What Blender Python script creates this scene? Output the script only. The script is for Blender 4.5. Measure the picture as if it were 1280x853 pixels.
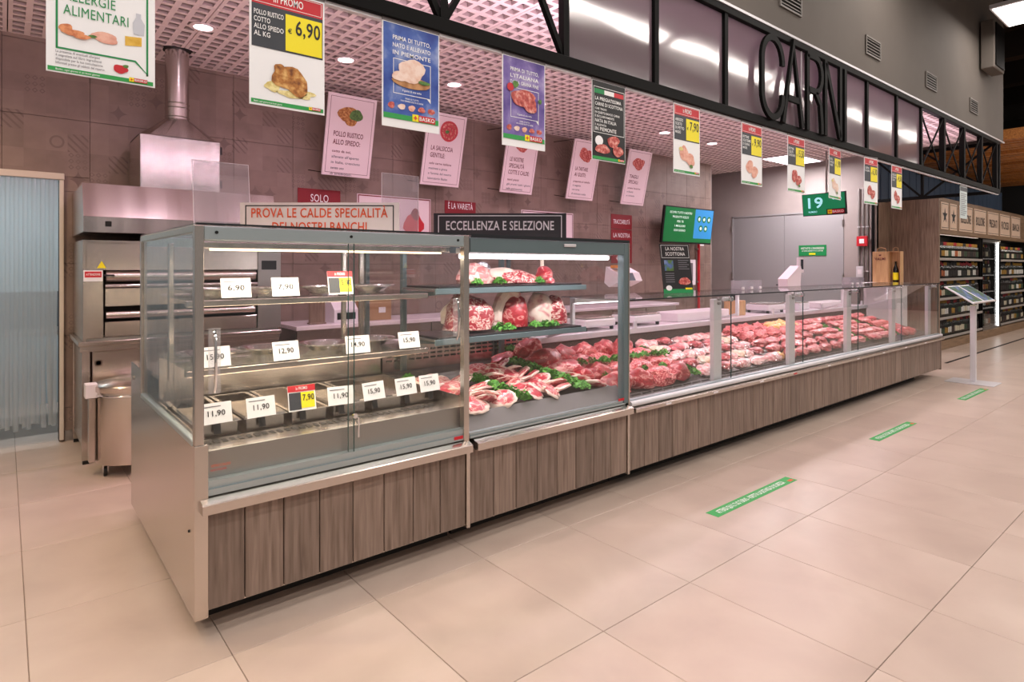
import bpy, bmesh, math, random
from mathutils import noise, Vector

for o in list(bpy.data.objects): bpy.data.objects.remove(o)
SC = bpy.context.scene
COL = SC.collection
R = math.radians
random.seed(7)

# ------------------------------------------------------------------ camera
FPX, CX, HY, CAMZ = 765.0, 640.0, 333.0, 1.5
TH = math.atan((1562 - CX) / FPX)
cam_d = bpy.data.cameras.new('camera')
cam_d.sensor_width = 36; cam_d.lens = FPX / 1280 * 36
cam_d.shift_y = (HY - 426.5) / 1280
cam_d.clip_start = .02; cam_d.clip_end = 100
cam = bpy.data.objects.new('camera', cam_d); COL.objects.link(cam)
cam.location = (0, 0, CAMZ); cam.rotation_euler = (R(90), 0, TH - R(90))
SC.camera = cam

# ------------------------------------------------------------------ world, exposure
w = bpy.data.worlds.new('world'); SC.world = w; w.use_nodes = True
w.node_tree.nodes['Background'].inputs[0].default_value = (1.0, .93, .88, 1)
w.node_tree.nodes['Background'].inputs[1].default_value = .26
vs = SC.view_settings
vs.view_transform = 'Standard'; vs.look = 'None'; vs.gamma = 1; vs.use_curve_mapping = False
vs.exposure = 0.0
SC.cycles.transparent_max_bounces = 32
SC.cycles.max_bounces = 10
SC.cycles.use_denoising = True
SC.cycles.sample_clamp_indirect = 6

PINK = (1.0, .70, .85)
WARM = (1.0, .84, .66)
HALLC = (1.0, .91, .84)
HALL_W, LINE_W, DOWN_W, CASE_W = 18, 35, 38, .46

def area(name, loc, sx, sy, watts, col, rot=(0, 0, 0), parent=None):
    l = bpy.data.lights.new(name, 'AREA'); l.shape = 'RECTANGLE'; l.size = sx; l.size_y = sy
    l.energy = watts; l.color = col
    o = bpy.data.objects.new(name, l); COL.objects.link(o); o.location = loc; o.rotation_euler = rot
    if parent: o.parent = parent
    return o
def spot(name, loc, watts, col, ang=130, blend=.6, rad=.05, parent=None):
    l = bpy.data.lights.new(name, 'SPOT'); l.spot_size = R(ang); l.spot_blend = blend
    l.energy = watts; l.color = col; l.shadow_soft_size = rad
    o = bpy.data.objects.new(name, l); COL.objects.link(o); o.location = loc
    if parent: o.parent = parent
    return o

# luminaires hanging over the shop aisle (their housings are built further down)
HALL_LAMPS = [(x, 1.68, 4.8) for x in (-2.4, .6, 3.6, 6.9, 10.2, 13.6)]
for (x, y, z) in HALL_LAMPS: area('hall_lamp_light', (x, y, z - .012), .86, .86, HALL_W, HALLC)
ADDED_LINE_LAMPS = [(x, y, 4.8) for y in (-.45, -2.3) for x in (-3, 0, 3, 6, 9, 12, 15, 18, 21)]  # unseen line lamps added to light the hall and streak the fascia
for (x, y, z) in ADDED_LINE_LAMPS: area('added_line_light', (x, y, z - .012), 2.7, .16, LINE_W, HALLC)
ADDED_AISLE_LAMPS = [(14.5, .7, 3.5), (17.5, .7, 3.5), (20.5, .7, 3.5)]  # unseen lamps added to brighten the wine plaques and cladding
for (x, y, z) in ADDED_AISLE_LAMPS: area('added_aisle_light', (x, y, z - .012), 2.5, .14, 34, HALLC, rot=(R(25), 0, 0))

# ------------------------------------------------------------------ materials
MATS = {}
def srgb(h):
    if isinstance(h, str):
        h = h.lstrip('#'); c = [int(h[i:i+2], 16) / 255 for i in (0, 2, 4)]
    else: c = [q / 255 for q in h]
    return tuple((q / 12.92 if q <= .04045 else ((q + .055) / 1.055) ** 2.4) for q in c) + (1,)
def mat(name, col, rough=.5, metal=0., emis=0., ecol=None, spec=None, coat=0.):
    if name in MATS: return MATS[name]
    m = bpy.data.materials.new(name); m.use_nodes = True
    b = m.node_tree.nodes['Principled BSDF']
    c = srgb(col)
    b.inputs['Base Color'].default_value = c; b.inputs['Roughness'].default_value = rough
    b.inputs['Metallic'].default_value = metal
    if coat: b.inputs['Coat Weight'].default_value = coat; b.inputs['Coat Roughness'].default_value = .12
    if spec is not None: b.inputs['Specular IOR Level'].default_value = spec
    if emis:
        b.inputs['Emission Color'].default_value = srgb(ecol) if ecol else c
        b.inputs['Emission Strength'].default_value = emis
    MATS[name] = m; return m
def N(m, t, **k):
    n = m.node_tree.nodes.new(t)
    for a, b in k.items(): setattr(n, a, b)
    return n
def L(m, a, b): m.node_tree.links.new(a, b)
def bsdf(m): return m.node_tree.nodes['Principled BSDF']
def ramp(m, stops):
    n = N(m, 'ShaderNodeValToRGB'); e = n.color_ramp.elements
    while len(e) < len(stops): e.new(.5)
    for q, (p, c) in zip(e, stops): q.position = p; q.color = srgb(c) if not isinstance(c, float) else (c, c, c, 1)
    return n
def noise_mat(name, stops, scale=5, detail=5, rough=.5, stretch=(1, 1, 1), coords='Object', bump=0., metal=0., coat=0., dist=0., rnd=0., rough_var=0.):
    if name in MATS: return MATS[name]
    m = mat(name, '#808080', rough, metal, coat=coat)
    tc = N(m, 'ShaderNodeTexCoord'); mp = N(m, 'ShaderNodeMapping'); mp.inputs['Scale'].default_value = stretch
    src = tc.outputs[coords]
    if coords == 'World':
        pass
    L(m, src, mp.inputs['Vector'])
    if rnd:
        oi = N(m, 'ShaderNodeObjectInfo'); mu = N(m, 'ShaderNodeMath', operation='MULTIPLY'); mu.inputs[1].default_value = rnd
        L(m, oi.outputs['Random'], mu.inputs[0]); L(m, mu.outputs[0], mp.inputs['Location'])
    n = N(m, 'ShaderNodeTexNoise'); n.inputs['Scale'].default_value = scale; n.inputs['Detail'].default_value = detail
    n.inputs['Distortion'].default_value = dist
    L(m, mp.outputs[0], n.inputs['Vector'])
    r = ramp(m, stops); L(m, n.outputs['Fac'], r.inputs[0]); L(m, r.outputs[0], bsdf(m).inputs['Base Color'])
    if bump:
        b = N(m, 'ShaderNodeBump'); b.inputs['Strength'].default_value = bump; b.inputs['Distance'].default_value = .01
        L(m, n.outputs['Fac'], b.inputs['Height']); L(m, b.outputs[0], bsdf(m).inputs['Normal'])
    if rough_var:
        mr = N(m, 'ShaderNodeMapRange'); mr.inputs['To Min'].default_value = rough - rough_var; mr.inputs['To Max'].default_value = rough + rough_var
        L(m, n.outputs['Fac'], mr.inputs['Value']); L(m, mr.outputs[0], bsdf(m).inputs['Roughness'])
    return m
def glass_mat(name, tint=(.93, .97, .96), refl=.05, edge=.8, rough=.0, body=None, opac=0.):
    if name in MATS: return MATS[name]
    m = bpy.data.materials.new(name); m.use_nodes = True; nt = m.node_tree
    nt.nodes.remove(nt.nodes['Principled BSDF']); out = nt.nodes['Material Output']
    tr = N(m, 'ShaderNodeBsdfTransparent'); tr.inputs[0].default_value = (*tint, 1)
    gl = N(m, 'ShaderNodeBsdfGlossy'); gl.inputs['Roughness'].default_value = rough
    lw = N(m, 'ShaderNodeLayerWeight'); lw.inputs['Blend'].default_value = .5
    pw = N(m, 'ShaderNodeMath', operation='POWER'); pw.inputs[1].default_value = 4.0
    ma = N(m, 'ShaderNodeMath', operation='MULTIPLY_ADD'); ma.inputs[1].default_value = edge; ma.inputs[2].default_value = refl
    L(m, lw.outputs['Facing'], pw.inputs[0]); L(m, pw.outputs[0], ma.inputs[0])
    mx = N(m, 'ShaderNodeMixShader'); L(m, ma.outputs[0], mx.inputs[0]); 
    base = tr.outputs[0]
    if opac:
        df = N(m, 'ShaderNodeBsdfDiffuse'); df.inputs[0].default_value = (*body, 1)
        tl = N(m, 'ShaderNodeBsdfTranslucent'); tl.inputs[0].default_value = (*body, 1)
        m1 = N(m, 'ShaderNodeMixShader'); m1.inputs[0].default_value = .5; L(m, df.outputs[0], m1.inputs[1]); L(m, tl.outputs[0], m1.inputs[2])
        m2 = N(m, 'ShaderNodeMixShader'); m2.inputs[0].default_value = opac; L(m, tr.outputs[0], m2.inputs[1]); L(m, m1.outputs[0], m2.inputs[2])
        base = m2.outputs[0]
    L(m, base, mx.inputs[1]); L(m, gl.outputs[0], mx.inputs[2]); L(m, mx.outputs[0], out.inputs[0])
    MATS[name] = m; return m

STEEL = noise_mat('brushed_steel', [(.3, '#c9c0b8'), (.7, '#d2c9c1')], 1.5, 2, .25, (1, 1, 1), metal=1., rough_var=.03)
STEELH = noise_mat('brushed_steel_hood', [(.3, '#c2bab6'), (.7, '#d6d0cc')], 1.2, 2, .22, (8, 1, .3), metal=1., rough_var=.05)
STEELD = mat('dull_steel', '#a9a6a2', .38, 1.)
ALU = mat('anodised_aluminium', '#b4c0c3', .36, .75)
ALUW = mat('white_aluminium', '#d8d6da', .4, .3)
BLUEFRAME = mat('blue_grey_frame', '#68787c', .35, .3)
CHROME = mat('chrome', '#e4e4e4', .08, 1.)
BLACK = mat('black_paint', '#060505', .6, spec=.12)
BLACKP = mat('black_plastic', '#101010', .35)
DARK = mat('dark_void', '#17130f', .8)
WHITE = mat('white_card', '#f1f0f2', .55)
WHITEP = mat('white_plastic', '#ece6ea', .35)
PAPER = mat('white_print', '#f4f5f8', .5)
GREEN = mat('brand_green', '#2f9e4c', .5)
GREEND = mat('deep_green', '#128a4a', .5)
RED = mat('promo_red', '#c81f2d', .5)
REDD = mat('dark_red', '#84101d', .55)
YEL = mat('price_yellow', '#f5e51b', .5)
SLATE = mat('slate_print', '#363a42', .5)
INK = mat('black_ink', '#17161a', .5)
INKW = mat('white_ink', '#f3f3f3', .5)
ORANGE = mat('orange_ink', '#d8542a', .5)
PINKP = mat('pale_pink_poster', '#efdfe2', .6)
MAROON = mat('maroon_ink', '#6a2433', .6)
GREYINK = mat('grey_ink', '#77747c', .6)
GLASS = glass_mat('clear_glass', (.975, .985, .98), .035, .7)
GLASSG = glass_mat('greenish_glass', (.95, .975, .97), .045, .75)
ACRYL = glass_mat('clear_acrylic', (.95, .95, .96), .07, .8, .05, (.8, .78, .82), .16)
EDGE = mat('glass_edge_green', '#2c4a48', .2)
DEDGE = mat('dark_glass_edge', '#1d2024', .3)
EMW = mat('lamp_diffuser', '#ffffff', .5, 0, 5.0, '#fff6ee')
EMP = mat('downlight_diffuser', '#ffffff', .5, 0, 9.0, '#ffeef6')
EMT = mat('tube_emitter', '#ffffff', .5, 0, 6.0, '#fff4fb')
EMWARM = mat('warm_tube_emitter', '#ffffff', .5, 0, 4.0, '#ffdcae')
MARBLE = noise_mat('white_worktop', [(.3, '#e6dbe2'), (.7, '#f5ecf1')], 4, 4, .25)
WOODBOX = noise_mat('pale_pine', [(.3, '#b98f62'), (.7, '#d3ac7c')], 6, 4, .55, (6, 6, .6))
CARD = mat('cardboard', '#a9825c', .7)

def wood_mat(name, stops, vert=True, rnd=9.):
    m = noise_mat(name, stops, 5.5, 9, .5, (9, 9, .55) if vert else (.5, 9, 9), bump=.12, dist=.35, rnd=rnd)
    hs = N(m, 'ShaderNodeHueSaturation'); oi = N(m, 'ShaderNodeObjectInfo'); mr = N(m, 'ShaderNodeMapRange')
    mr.inputs['To Min'].default_value = .82; mr.inputs['To Max'].default_value = 1.12
    L(m, oi.outputs['Random'], mr.inputs['Value']); L(m, mr.outputs[0], hs.inputs['Value'])
    src = bsdf(m).inputs['Base Color'].links[0].from_socket
    L(m, src, hs.inputs['Color']); L(m, hs.outputs[0], bsdf(m).inputs['Base Color'])
    return m
PLANK = wood_mat('grey_oak_plank', [(.22, '#5a483f'), (.4, '#7a675b'), (.6, '#8d796d'), (.82, '#9b887b')])
WALNUT = wood_mat('brown_oak_board', [(.25, '#5f4a3f'), (.5, '#86705f'), (.75, '#9a8372')])
HEADW = wood_mat('shelf_oak', [(.25, '#6d5440'), (.5, '#94775b'), (.75, '#a88b6d')], False)
SLATW = wood_mat('ceiling_larch', [(.25, '#7a4a1c'), (.5, '#a86a2c'), (.75, '#c0833f')], False)

# floor tile
FLOORM = noise_mat('floor_stone', [(.25, '#b3a094'), (.5, '#bfac9f'), (.75, '#c9b7aa')], 2.2, 9, .31, rnd=40., dist=.4, rough_var=.06)
GROUT = mat('floor_grout', '#9d8c82', .8)

# patchwork wall tile: 20 cm squares, some of them printed
def wall_tile_mat():
    m = mat('patchwork_tile', '#8f7c73', .5)
    g = N(m, 'ShaderNodeNewGeometry'); sp = N(m, 'ShaderNodeSeparateXYZ'); L(m, g.outputs['Position'], sp.inputs[0])
    def M(op, a, b=None, c=None):
        n = N(m, 'ShaderNodeMath', operation=op)
        for i, q in enumerate((a, b, c)):
            if q is None: continue
            if isinstance(q, (int, float)): n.inputs[i].default_value = q
            else: L(m, q, n.inputs[i])
        return n.outputs[0]
    u = M('DIVIDE', M('ADD', sp.outputs[0], .016 + .594 * 4), .148); v = M('DIVIDE', M('ADD', sp.outputs[2], 2.0 - .145), .155)
    iu, iv = M('FLOOR', u), M('FLOOR', v); fu, fv = M('FRACT', u), M('FRACT', v)
    cb = N(m, 'ShaderNodeCombineXYZ'); L(m, iu, cb.inputs[0]); L(m, iv, cb.inputs[1])
    wn = N(m, 'ShaderNodeTexWhiteNoise', noise_dimensions='3D'); L(m, cb.outputs[0], wn.inputs['Vector'])
    rnd = wn.outputs['Value']; sc = N(m, 'ShaderNodeSeparateColor'); L(m, wn.outputs['Color'], sc.inputs[0])
    stripes = M('LESS_THAN', M('FRACT', M('MULTIPLY', M('ADD', fu, fv), 2.5)), .34)
    cu, cv = M('ABSOLUTE', M('SUBTRACT', fu, .5)), M('ABSOLUTE', M('SUBTRACT', fv, .5))
    star = M('LESS_THAN', M('ADD', M('POWER', cu, .55), M('POWER', cv, .55)), .72)
    du, dv = M('ABSOLUTE', M('SUBTRACT', M('FRACT', M('MULTIPLY', fu, 3)), .5)), M('ABSOLUTE', M('SUBTRACT', M('FRACT', M('MULTIPLY', fv, 3)), .5))
    dsum = M('ADD', du, dv)
    dia = M('MULTIPLY', M('LESS_THAN', dsum, .42), M('GREATER_THAN', dsum, .24))
    ring = M('LESS_THAN', M('ABSOLUTE', M('SUBTRACT', M('SQRT', M('ADD', M('POWER', cu, 2), M('POWER', cv, 2))), .3)), .05)
    def sel(lo, hi): return M('MULTIPLY', M('GREATER_THAN', rnd, lo), M('LESS_THAN', rnd, hi))
    p = M('ADD', M('MULTIPLY', stripes, sel(.0, .07)), M('MULTIPLY', star, sel(.07, .14)))
    p = M('ADD', p, M('MULTIPLY', dia, sel(.14, .25))); p = M('ADD', p, M('MULTIPLY', ring, sel(.25, .265)))
    nz = N(m, 'ShaderNodeTexNoise'); nz.inputs['Scale'].default_value = 6; nz.inputs['Detail'].default_value = 6
    L(m, g.outputs['Position'], nz.inputs['Vector'])
    shade = M('ADD', M('MULTIPLY', sc.outputs[1], .22), M('MULTIPLY', nz.outputs['Fac'], .6))
    wear = M('MULTIPLY', p, M('MULTIPLY', nz.outputs['Fac'], .95))
    r = ramp(m, [(.2, '#7a675c'), (.55, '#8e7a6f'), (.85, '#a08d81')]); L(m, shade, r.inputs[0])
    mx = N(m, 'ShaderNodeMix', data_type='RGBA'); L(m, wear, mx.inputs[0]); L(m, r.outputs[0], mx.inputs[6]); mx.inputs[7].default_value = srgb('#5d4a44')
    L(m, mx.outputs[2], bsdf(m).inputs['Base Color'])
    return m
TILEM = wall_tile_mat()
WALLGROUT = mat('wall_grout', '#4f433e', .8)
CEILM = mat('ceiling_panel_paint', '#eddcda', .75)
HOLE_SHADE = mat('panel_hole_shade', '#b3a19e', .9)  # darker hole sides: shade of the recesses put into the colour
PLENUM = mat('ceiling_plenum', '#77686a', .9)
CONC = noise_mat('concrete', [(.3, '#8d827b'), (.7, '#a89d95')], 3, 7, .75)
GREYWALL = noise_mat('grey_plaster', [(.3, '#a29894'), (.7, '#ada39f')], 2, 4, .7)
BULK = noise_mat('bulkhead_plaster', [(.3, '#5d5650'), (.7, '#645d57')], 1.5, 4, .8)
DOORG = mat('grey_door', '#a3a1a2', .45)
BLUEW = mat('blue_grey_cladding', '#5b6e88', .6)
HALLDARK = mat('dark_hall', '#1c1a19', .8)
COLD = mat('cold_room_panel', '#b1bfc4', .5)
STRIP = glass_mat('pvc_strip', (.68, .73, .75), .10, .7, .12, (.56, .61, .63), .6)
POLY = None

# ------------------------------------------------------------------ mesh builder
class MB:
    def __init__(s): s.v, s.f, s.m, s.mats = [], [], [], []
    def mi(s, mt):
        if mt not in s.mats: s.mats.append(mt)
        return s.mats.index(mt)
    def add(s, vs, fs, mt):
        o = len(s.v); s.v += [tuple(q) for q in vs]; k = s.mi(mt)
        for f in fs: s.f.append([i + o for i in f]); s.m.append(k)
        return s
    def box(s, x0, x1, y0, y1, z0, z1, mt):
        vs = [(x, y, z) for z in (z0, z1) for y in (y0, y1) for x in (x0, x1)]
        return s.add(vs, [(0, 2, 3, 1), (4, 5, 7, 6), (0, 1, 5, 4), (2, 6, 7, 3), (0, 4, 6, 2), (1, 3, 7, 5)], mt)
    def bbox(s, x0, x1, y0, y1, z0, z1, mt, b=.004):
        """box with chamfered edges"""
        if min(x1 - x0, y1 - y0, z1 - z0) < 2.2 * b: b = min(x1 - x0, y1 - y0, z1 - z0) / 2.5
        bm = bmesh.new(); bmesh.ops.create_cube(bm, size=1)
        for q in bm.verts:
            q.co = ((x0 + x1) / 2 + q.co.x * (x1 - x0), (y0 + y1) / 2 + q.co.y * (y1 - y0), (z0 + z1) / 2 + q.co.z * (z1 - z0))
        bmesh.ops.bevel(bm, geom=bm.edges[:], offset=b, segments=1, affect='EDGES')
        bm.verts.index_update()
        s.add([q.co[:] for q in bm.verts], [[q.index for q in f.verts] for f in bm.faces], mt); bm.free(); return s
    def prism(s, poly, axis, a, b, mt):
        n = len(poly)
        def P(p, t): return (t, p[0], p[1]) if axis == 'x' else ((p[0], t, p[1]) if axis == 'y' else (p[0], p[1], t))
        vs = [P(p, a) for p in poly] + [P(p, b) for p in poly]
        fs = [list(range(n))[::-1], list(range(n, 2 * n))] + [(i, (i + 1) % n, n + (i + 1) % n, n + i) for i in range(n)]
        return s.add(vs, fs, mt)
    def cyl(s, p0, p1, r0, mt, r1=None, n=16, cap=True):
        r1 = r0 if r1 is None else r1
        a, b = Vector(p0), Vector(p1); d = (b - a).normalized()
        u = d.orthogonal().normalized(); w_ = d.cross(u); vs = []
        for c, r in ((a, r0), (b, r1)):
            for i in range(n):
                t = 2 * math.pi * i / n; vs.append(c + u * (r * math.cos(t)) + w_ * (r * math.sin(t)))
        fs = [(i, (i + 1) % n, n + (i + 1) % n, n + i) for i in range(n)]
        if cap: fs += [list(range(n))[::-1], list(range(n, 2 * n))]
        return s.add(vs, fs, mt)
    def tube(s, pts, r, mt, n=8):
        pts = [Vector(p) for p in pts]; vs = []; prev = None
        for i, p in enumerate(pts):
            d = (pts[min(i + 1, len(pts) - 1)] - pts[max(i - 1, 0)]).normalized()
            u = d.orthogonal().normalized() if prev is None else (prev - d * prev.dot(d)).normalized()
            prev = u; w_ = d.cross(u)
            for k in range(n):
                t = 2 * math.pi * k / n; vs.append(p + u * (r * math.cos(t)) + w_ * (r * math.sin(t)))
        fs = []
        for i in range(len(pts) - 1):
            for k in range(n): fs.append((i * n + k, i * n + (k + 1) % n, (i + 1) * n + (k + 1) % n, (i + 1) * n + k))
        fs += [list(range(n))[::-1], list(range((len(pts) - 1) * n, len(pts) * n))]
        return s.add(vs, fs, mt)
    def lathe(s, prof, c, mt, n=24):
        vs = []; k = len(prof)
        for (r, z) in prof:
            for i in range(n):
                t = 2 * math.pi * i / n; vs.append((c[0] + r * math.cos(t), c[1] + r * math.sin(t), c[2] + z))
        fs = [(j * n + i, j * n + (i + 1) % n, (j + 1) * n + (i + 1) % n, (j + 1) * n + i) for j in range(k - 1) for i in range(n)]
        fs += [list(range(n))[::-1], list(range((k - 1) * n, k * n))]
        return s.add(vs, fs, mt)
    def strut(s, p0, p1, wy, wz, mt):
        """square bar between two points"""
        a, b = Vector(p0), Vector(p1); d = (b - a).normalized()
        y = Vector((0, 1, 0)) if abs(d.y) < .9 else Vector((1, 0, 0))
        u = (y - d * y.dot(d)).normalized() * (wy / 2); w_ = d.cross(u).normalized() * (wz / 2)
        vs = [c + u * i + w_ * j for c in (a, b) for (i, j) in ((-1, -1), (1, -1), (1, 1), (-1, 1))]
        return s.add(vs, [(3, 2, 1, 0), (4, 5, 6, 7)] + [(i, (i + 1) % 4, 4 + (i + 1) % 4, 4 + i) for i in range(4)], mt)
    def mesh(s, name, smooth=False):
        me = bpy.data.meshes.new(name); me.from_pydata(s.v, [], s.f)
        for q in s.mats: me.materials.append(q)
        me.polygons.foreach_set('material_index', s.m)
        if smooth: me.polygons.foreach_set('use_smooth', [True] * len(s.f))
        me.update()
        bm = bmesh.new(); bm.from_mesh(me); bmesh.ops.recalc_face_normals(bm, faces=bm.faces[:]); bm.to_mesh(me); bm.free()
        if smooth:
            try: me.set_sharp_from_angle(angle=R(42))
            except Exception: pass
        return me
    def build(s, name, parent=None, smooth=False, loc=None):
        o = bpy.data.objects.new(name, s.mesh(name, smooth)); COL.objects.link(o)
        if parent: o.parent = parent
        if loc: o.location = loc
        return o
def mk(name, me, parent=None, loc=(0, 0, 0), rot=(0, 0, 0), scale=None):
    o = bpy.data.objects.new(name, me); COL.objects.link(o); o.location = loc; o.rotation_euler = rot
    if scale: o.scale = scale
    if parent: o.parent = parent
    return o
def tag(o, label, cat=None, group=None, kind=None):
    o['label'] = label
    if cat: o['category'] = cat
    if group: o['group'] = group
    if kind: o['kind'] = kind
    return o
def thing(name, label, cat, loc=(0, 0, 0), rz=0, group=None, kind=None):
    o = bpy.data.objects.new(name, None); COL.objects.link(o); o.location = loc; o.rotation_euler = (0, 0, rz)
    o.empty_display_size = .1
    return tag(o, label, cat, group, kind)
def dup(root, loc, rz=None, label=None, group=None):
    r = root.copy(); COL.objects.link(r); r.location = loc
    if rz is not None: r.rotation_euler = (0, 0, rz)
    if label: r['label'] = label
    if group: r['group'] = group
    for ch in root.children:
        c = ch.copy(); COL.objects.link(c); c.parent = r
        for g in ch.children:
            d = g.copy(); COL.objects.link(d); d.parent = c
    return r

# ------------------------------------------------------------------ lettering and flat signs
_txt = {}
def text_geo(s, off=.014):
    if (s, off) in _txt: return _txt[(s, off)]
    cu = bpy.data.curves.new('t', 'FONT'); cu.body = s; cu.size = 1; cu.resolution_u = 3; cu.fill_mode = 'FRONT'; cu.offset = off; cu.space_character = 1.06
    ob = bpy.data.objects.new('t', cu)
    me = bpy.data.meshes.new_from_object(ob)
    vs = [q.co[:2] for q in me.vertices]; fs = [list(p.vertices) for p in me.polygons]
    bpy.data.objects.remove(ob); bpy.data.meshes.remove(me); bpy.data.curves.remove(cu)
    _txt[(s, off)] = (vs, fs); return _txt[(s, off)]
class Sign:
    """flat printed thing: local x to the right, z up, printed side towards -y"""
    def __init__(s, name, label, cat, loc, rot=(0, 0, 0), group=None, parent=None):
        if parent is None: s.root = thing(name, label, cat, loc, 0, group)
        else:
            s.root = bpy.data.objects.new(name, None); COL.objects.link(s.root); s.root.parent = parent; s.root.location = loc
        s.root.rotation_euler = rot; s.p = {}
    def mb(s, part): return s.p.setdefault(part, MB())
    def sheet(s, part, x0, x1, z0, z1, mt, t=.004): s.mb(part).box(x0, x1, 0, t, z0, z1, mt)
    def rect(s, part, x0, x1, z0, z1, mt, lay=1):
        y = -.0012 * lay; s.mb(part).add([(x0, y, z0), (x1, y, z0), (x1, y, z1), (x0, y, z1)], [(0, 1, 2, 3)], mt)
    def poly(s, part, pts, mt, lay=1):
        y = -.0012 * lay; s.mb(part).add([(a, y, b) for a, b in pts], [list(range(len(pts)))], mt)
    def frame(s, part, x0, x1, z0, z1, t, mt, lay=1):
        s.rect(part, x0, x1, z0, z0 + t, mt, lay); s.rect(part, x0, x1, z1 - t, z1, mt, lay)
        s.rect(part, x0, x0 + t, z0 + t, z1 - t, mt, lay); s.rect(part, x1 - t, x1, z0 + t, z1 - t, mt, lay)
    def text(s, part, t, x, z, h, mt, width=None, align='l', lay=2, bold=0., off=.014):
        """cap height h; squeezed to width when given"""
        vs, fs = text_geo(t, off)
        if not vs: return
        xs = [q[0] for q in vs]; a, b = min(xs), max(xs)
        k = h / .69; kx = k if width is None else width / (b - a)
        ww = (b - a) * kx; ox = x if align == 'l' else (x - ww / 2 if align == 'c' else x - ww)
        offs = [0]
        for i, d in enumerate(offs):
            s.p.setdefault((part, t, len(s.p)), MB()).add([(ox + (q[0] - a) * kx + d, -.0012 * lay - .0002 * i, z + q[1] * k) for q in vs], fs, mt)
    def blob(s, part, x, z, rx, rz, mt, lay=2, seed=0, rough=.18, n=18):
        rn = random.Random(seed); ph = [rn.uniform(0, 6.28) for _ in range(3)]
        pts = []
        for i in range(n):
            t = 2 * math.pi * i / n
            k = 1 + rough * (math.sin(2 * t + ph[0]) * .5 + math.sin(3 * t + ph[1]) * .4 + math.sin(5 * t + ph[2]) * .25)
            pts.append((x + rx * k * math.cos(t), z + rz * k * math.sin(t)))
        s.poly(part, pts, mt, lay)
    def logo(s, x, z, wd):
        s.rect('logo', x, x + wd * .26, z, z + wd * .26, YEL, 3); s.rect('logo', x + wd * .26, x + wd, z + wd * .01, z + wd * .25, RED, 3)
        s.poly('logo', [(x + wd * .13 + wd * .1 * math.sin(k * math.pi / 4) * (1 if k % 2 == 0 else .45), z + wd * .13 + wd * .1 * math.cos(k * math.pi / 4) * (1 if k % 2 == 0 else .45)) for k in range(8)], ORANGE, 4)
        s.text('logo', 'BASKO', x + wd * .3, z + wd * .06, wd * .14, INKW, wd * .66, lay=4)
    def done(s):
        for k, b in s.p.items(): b.build(k if isinstance(k, str) else k[0], s.root)
        return s.root
P_MEAT = noise_mat('print_meat', [(.3, '#8e2b2b'), (.5, '#c65a52'), (.72, '#e9b3a6')], 45, 4, .55)
P_ROAST = noise_mat('print_roast', [(.3, '#6d3a16'), (.5, '#b57634'), (.72, '#e2b871')], 40, 5, .55)
P_POTATO = noise_mat('print_potato', [(.3, '#c9b25c'), (.6, '#efe2a4')], 50, 4, .55)
P_CHICK = noise_mat('print_raw_chicken', [(.3, '#e3b9a4'), (.6, '#f4dcd0')], 30, 4, .55)
P_PINKCH = noise_mat('print_poultry', [(.3, '#d98f7c'), (.6, '#efbba8')], 35, 4, .55)
P_BOARD = noise_mat('print_board', [(.3, '#a06b3c'), (.6, '#c59262')], 30, 4, .55)
P_HERB = noise_mat('print_herb', [(.3, '#2f5426'), (.6, '#5f8a3c')], 60, 4, .55)
P_SHRIMP = noise_mat('print_shrimp', [(.3, '#b4512b'), (.6, '#e59a68')], 60, 4, .55)
P_CHEESE = noise_mat('print_cheese', [(.3, '#d7a531'), (.6, '#ecc65a')], 30, 4, .55)
P_BLUE = noise_mat('print_blue_cloud', [(.35, '#1d3a94'), (.52, '#3f5fb0'), (.75, '#b3c1e2')], 7, 6, .5)
P_PURPLE = noise_mat('print_violet_cloud', [(.35, '#4c3788'), (.52, '#7964ac'), (.75, '#c4b9dd')], 7, 6, .5)
P_PHOTO = noise_mat('print_landscape', [(.3, '#2d4a26'), (.45, '#5d7f3f'), (.55, '#4f6aa6'), (.75, '#aebfdd')], 14, 5, .35)
def bw(b, name, parent, smooth=False):
    """build a part given in world coordinates under an unrotated thing"""
    p = parent; off = Vector((0, 0, 0))
    while p: off += p.location; p = p.parent
    return b.build(name, parent, smooth, tuple(-off))

# ================================================================== THE SETTING
CZ = 3.42          # height of the pierced ceiling
YW = 6.5           # tiled back wall
XD = 11.92         # end wall with the double door
YT = 2.5           # plane of the truss and bulkhead

# ---- floor
fl = MB().box(-5, 24, -4, 9, -.06, -.006, GROUT).build('floor')
tag(fl, 'beige stone-look tiled shop floor', kind='structure')
PX, PY, OX, OY = .608, .81, .07, .885
tile_me = MB().bbox(-PX / 2 + .0014, PX / 2 - .0014, -PY / 2 + .0014, PY / 2 - .0014, -.0065, 0, FLOORM, .0015).mesh('tile')
fieldb = MB()
for i in range(-8, 39):
    for j in range(-6, 10):
        x, y = OX + (i + .5) * PX, OY + (j + .5) * PY
        # the ones the photograph shows at a size are pieces of their own
        zc = x * math.cos(TH) + y * math.sin(TH); xc = x * math.sin(TH) - y * math.cos(TH)
        if zc < 1.2 or abs(xc / zc) > 1.05 or zc > 11 or (x > .95 and 3.05 < y < 3.9 and x < 9.2):
            h, v = PX / 2 - .002, PY / 2 - .002
            fieldb.add([(x - h, y - v, 0), (x + h, y - v, 0), (x + h, y + v, 0), (x - h, y + v, 0)], [(0, 1, 2, 3)], FLOORM)
        else: mk('tile', tile_me, fl, (x, y, 0))
fieldb.build('floor_field', fl)['kind'] = 'stuff'
for (y, nm) in ((3.0, 'expansion_strip'),):
    MB().box(11.2, 24, y - .02, y + .02, -.003, .0025, BLACK).build(nm, fl)

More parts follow.
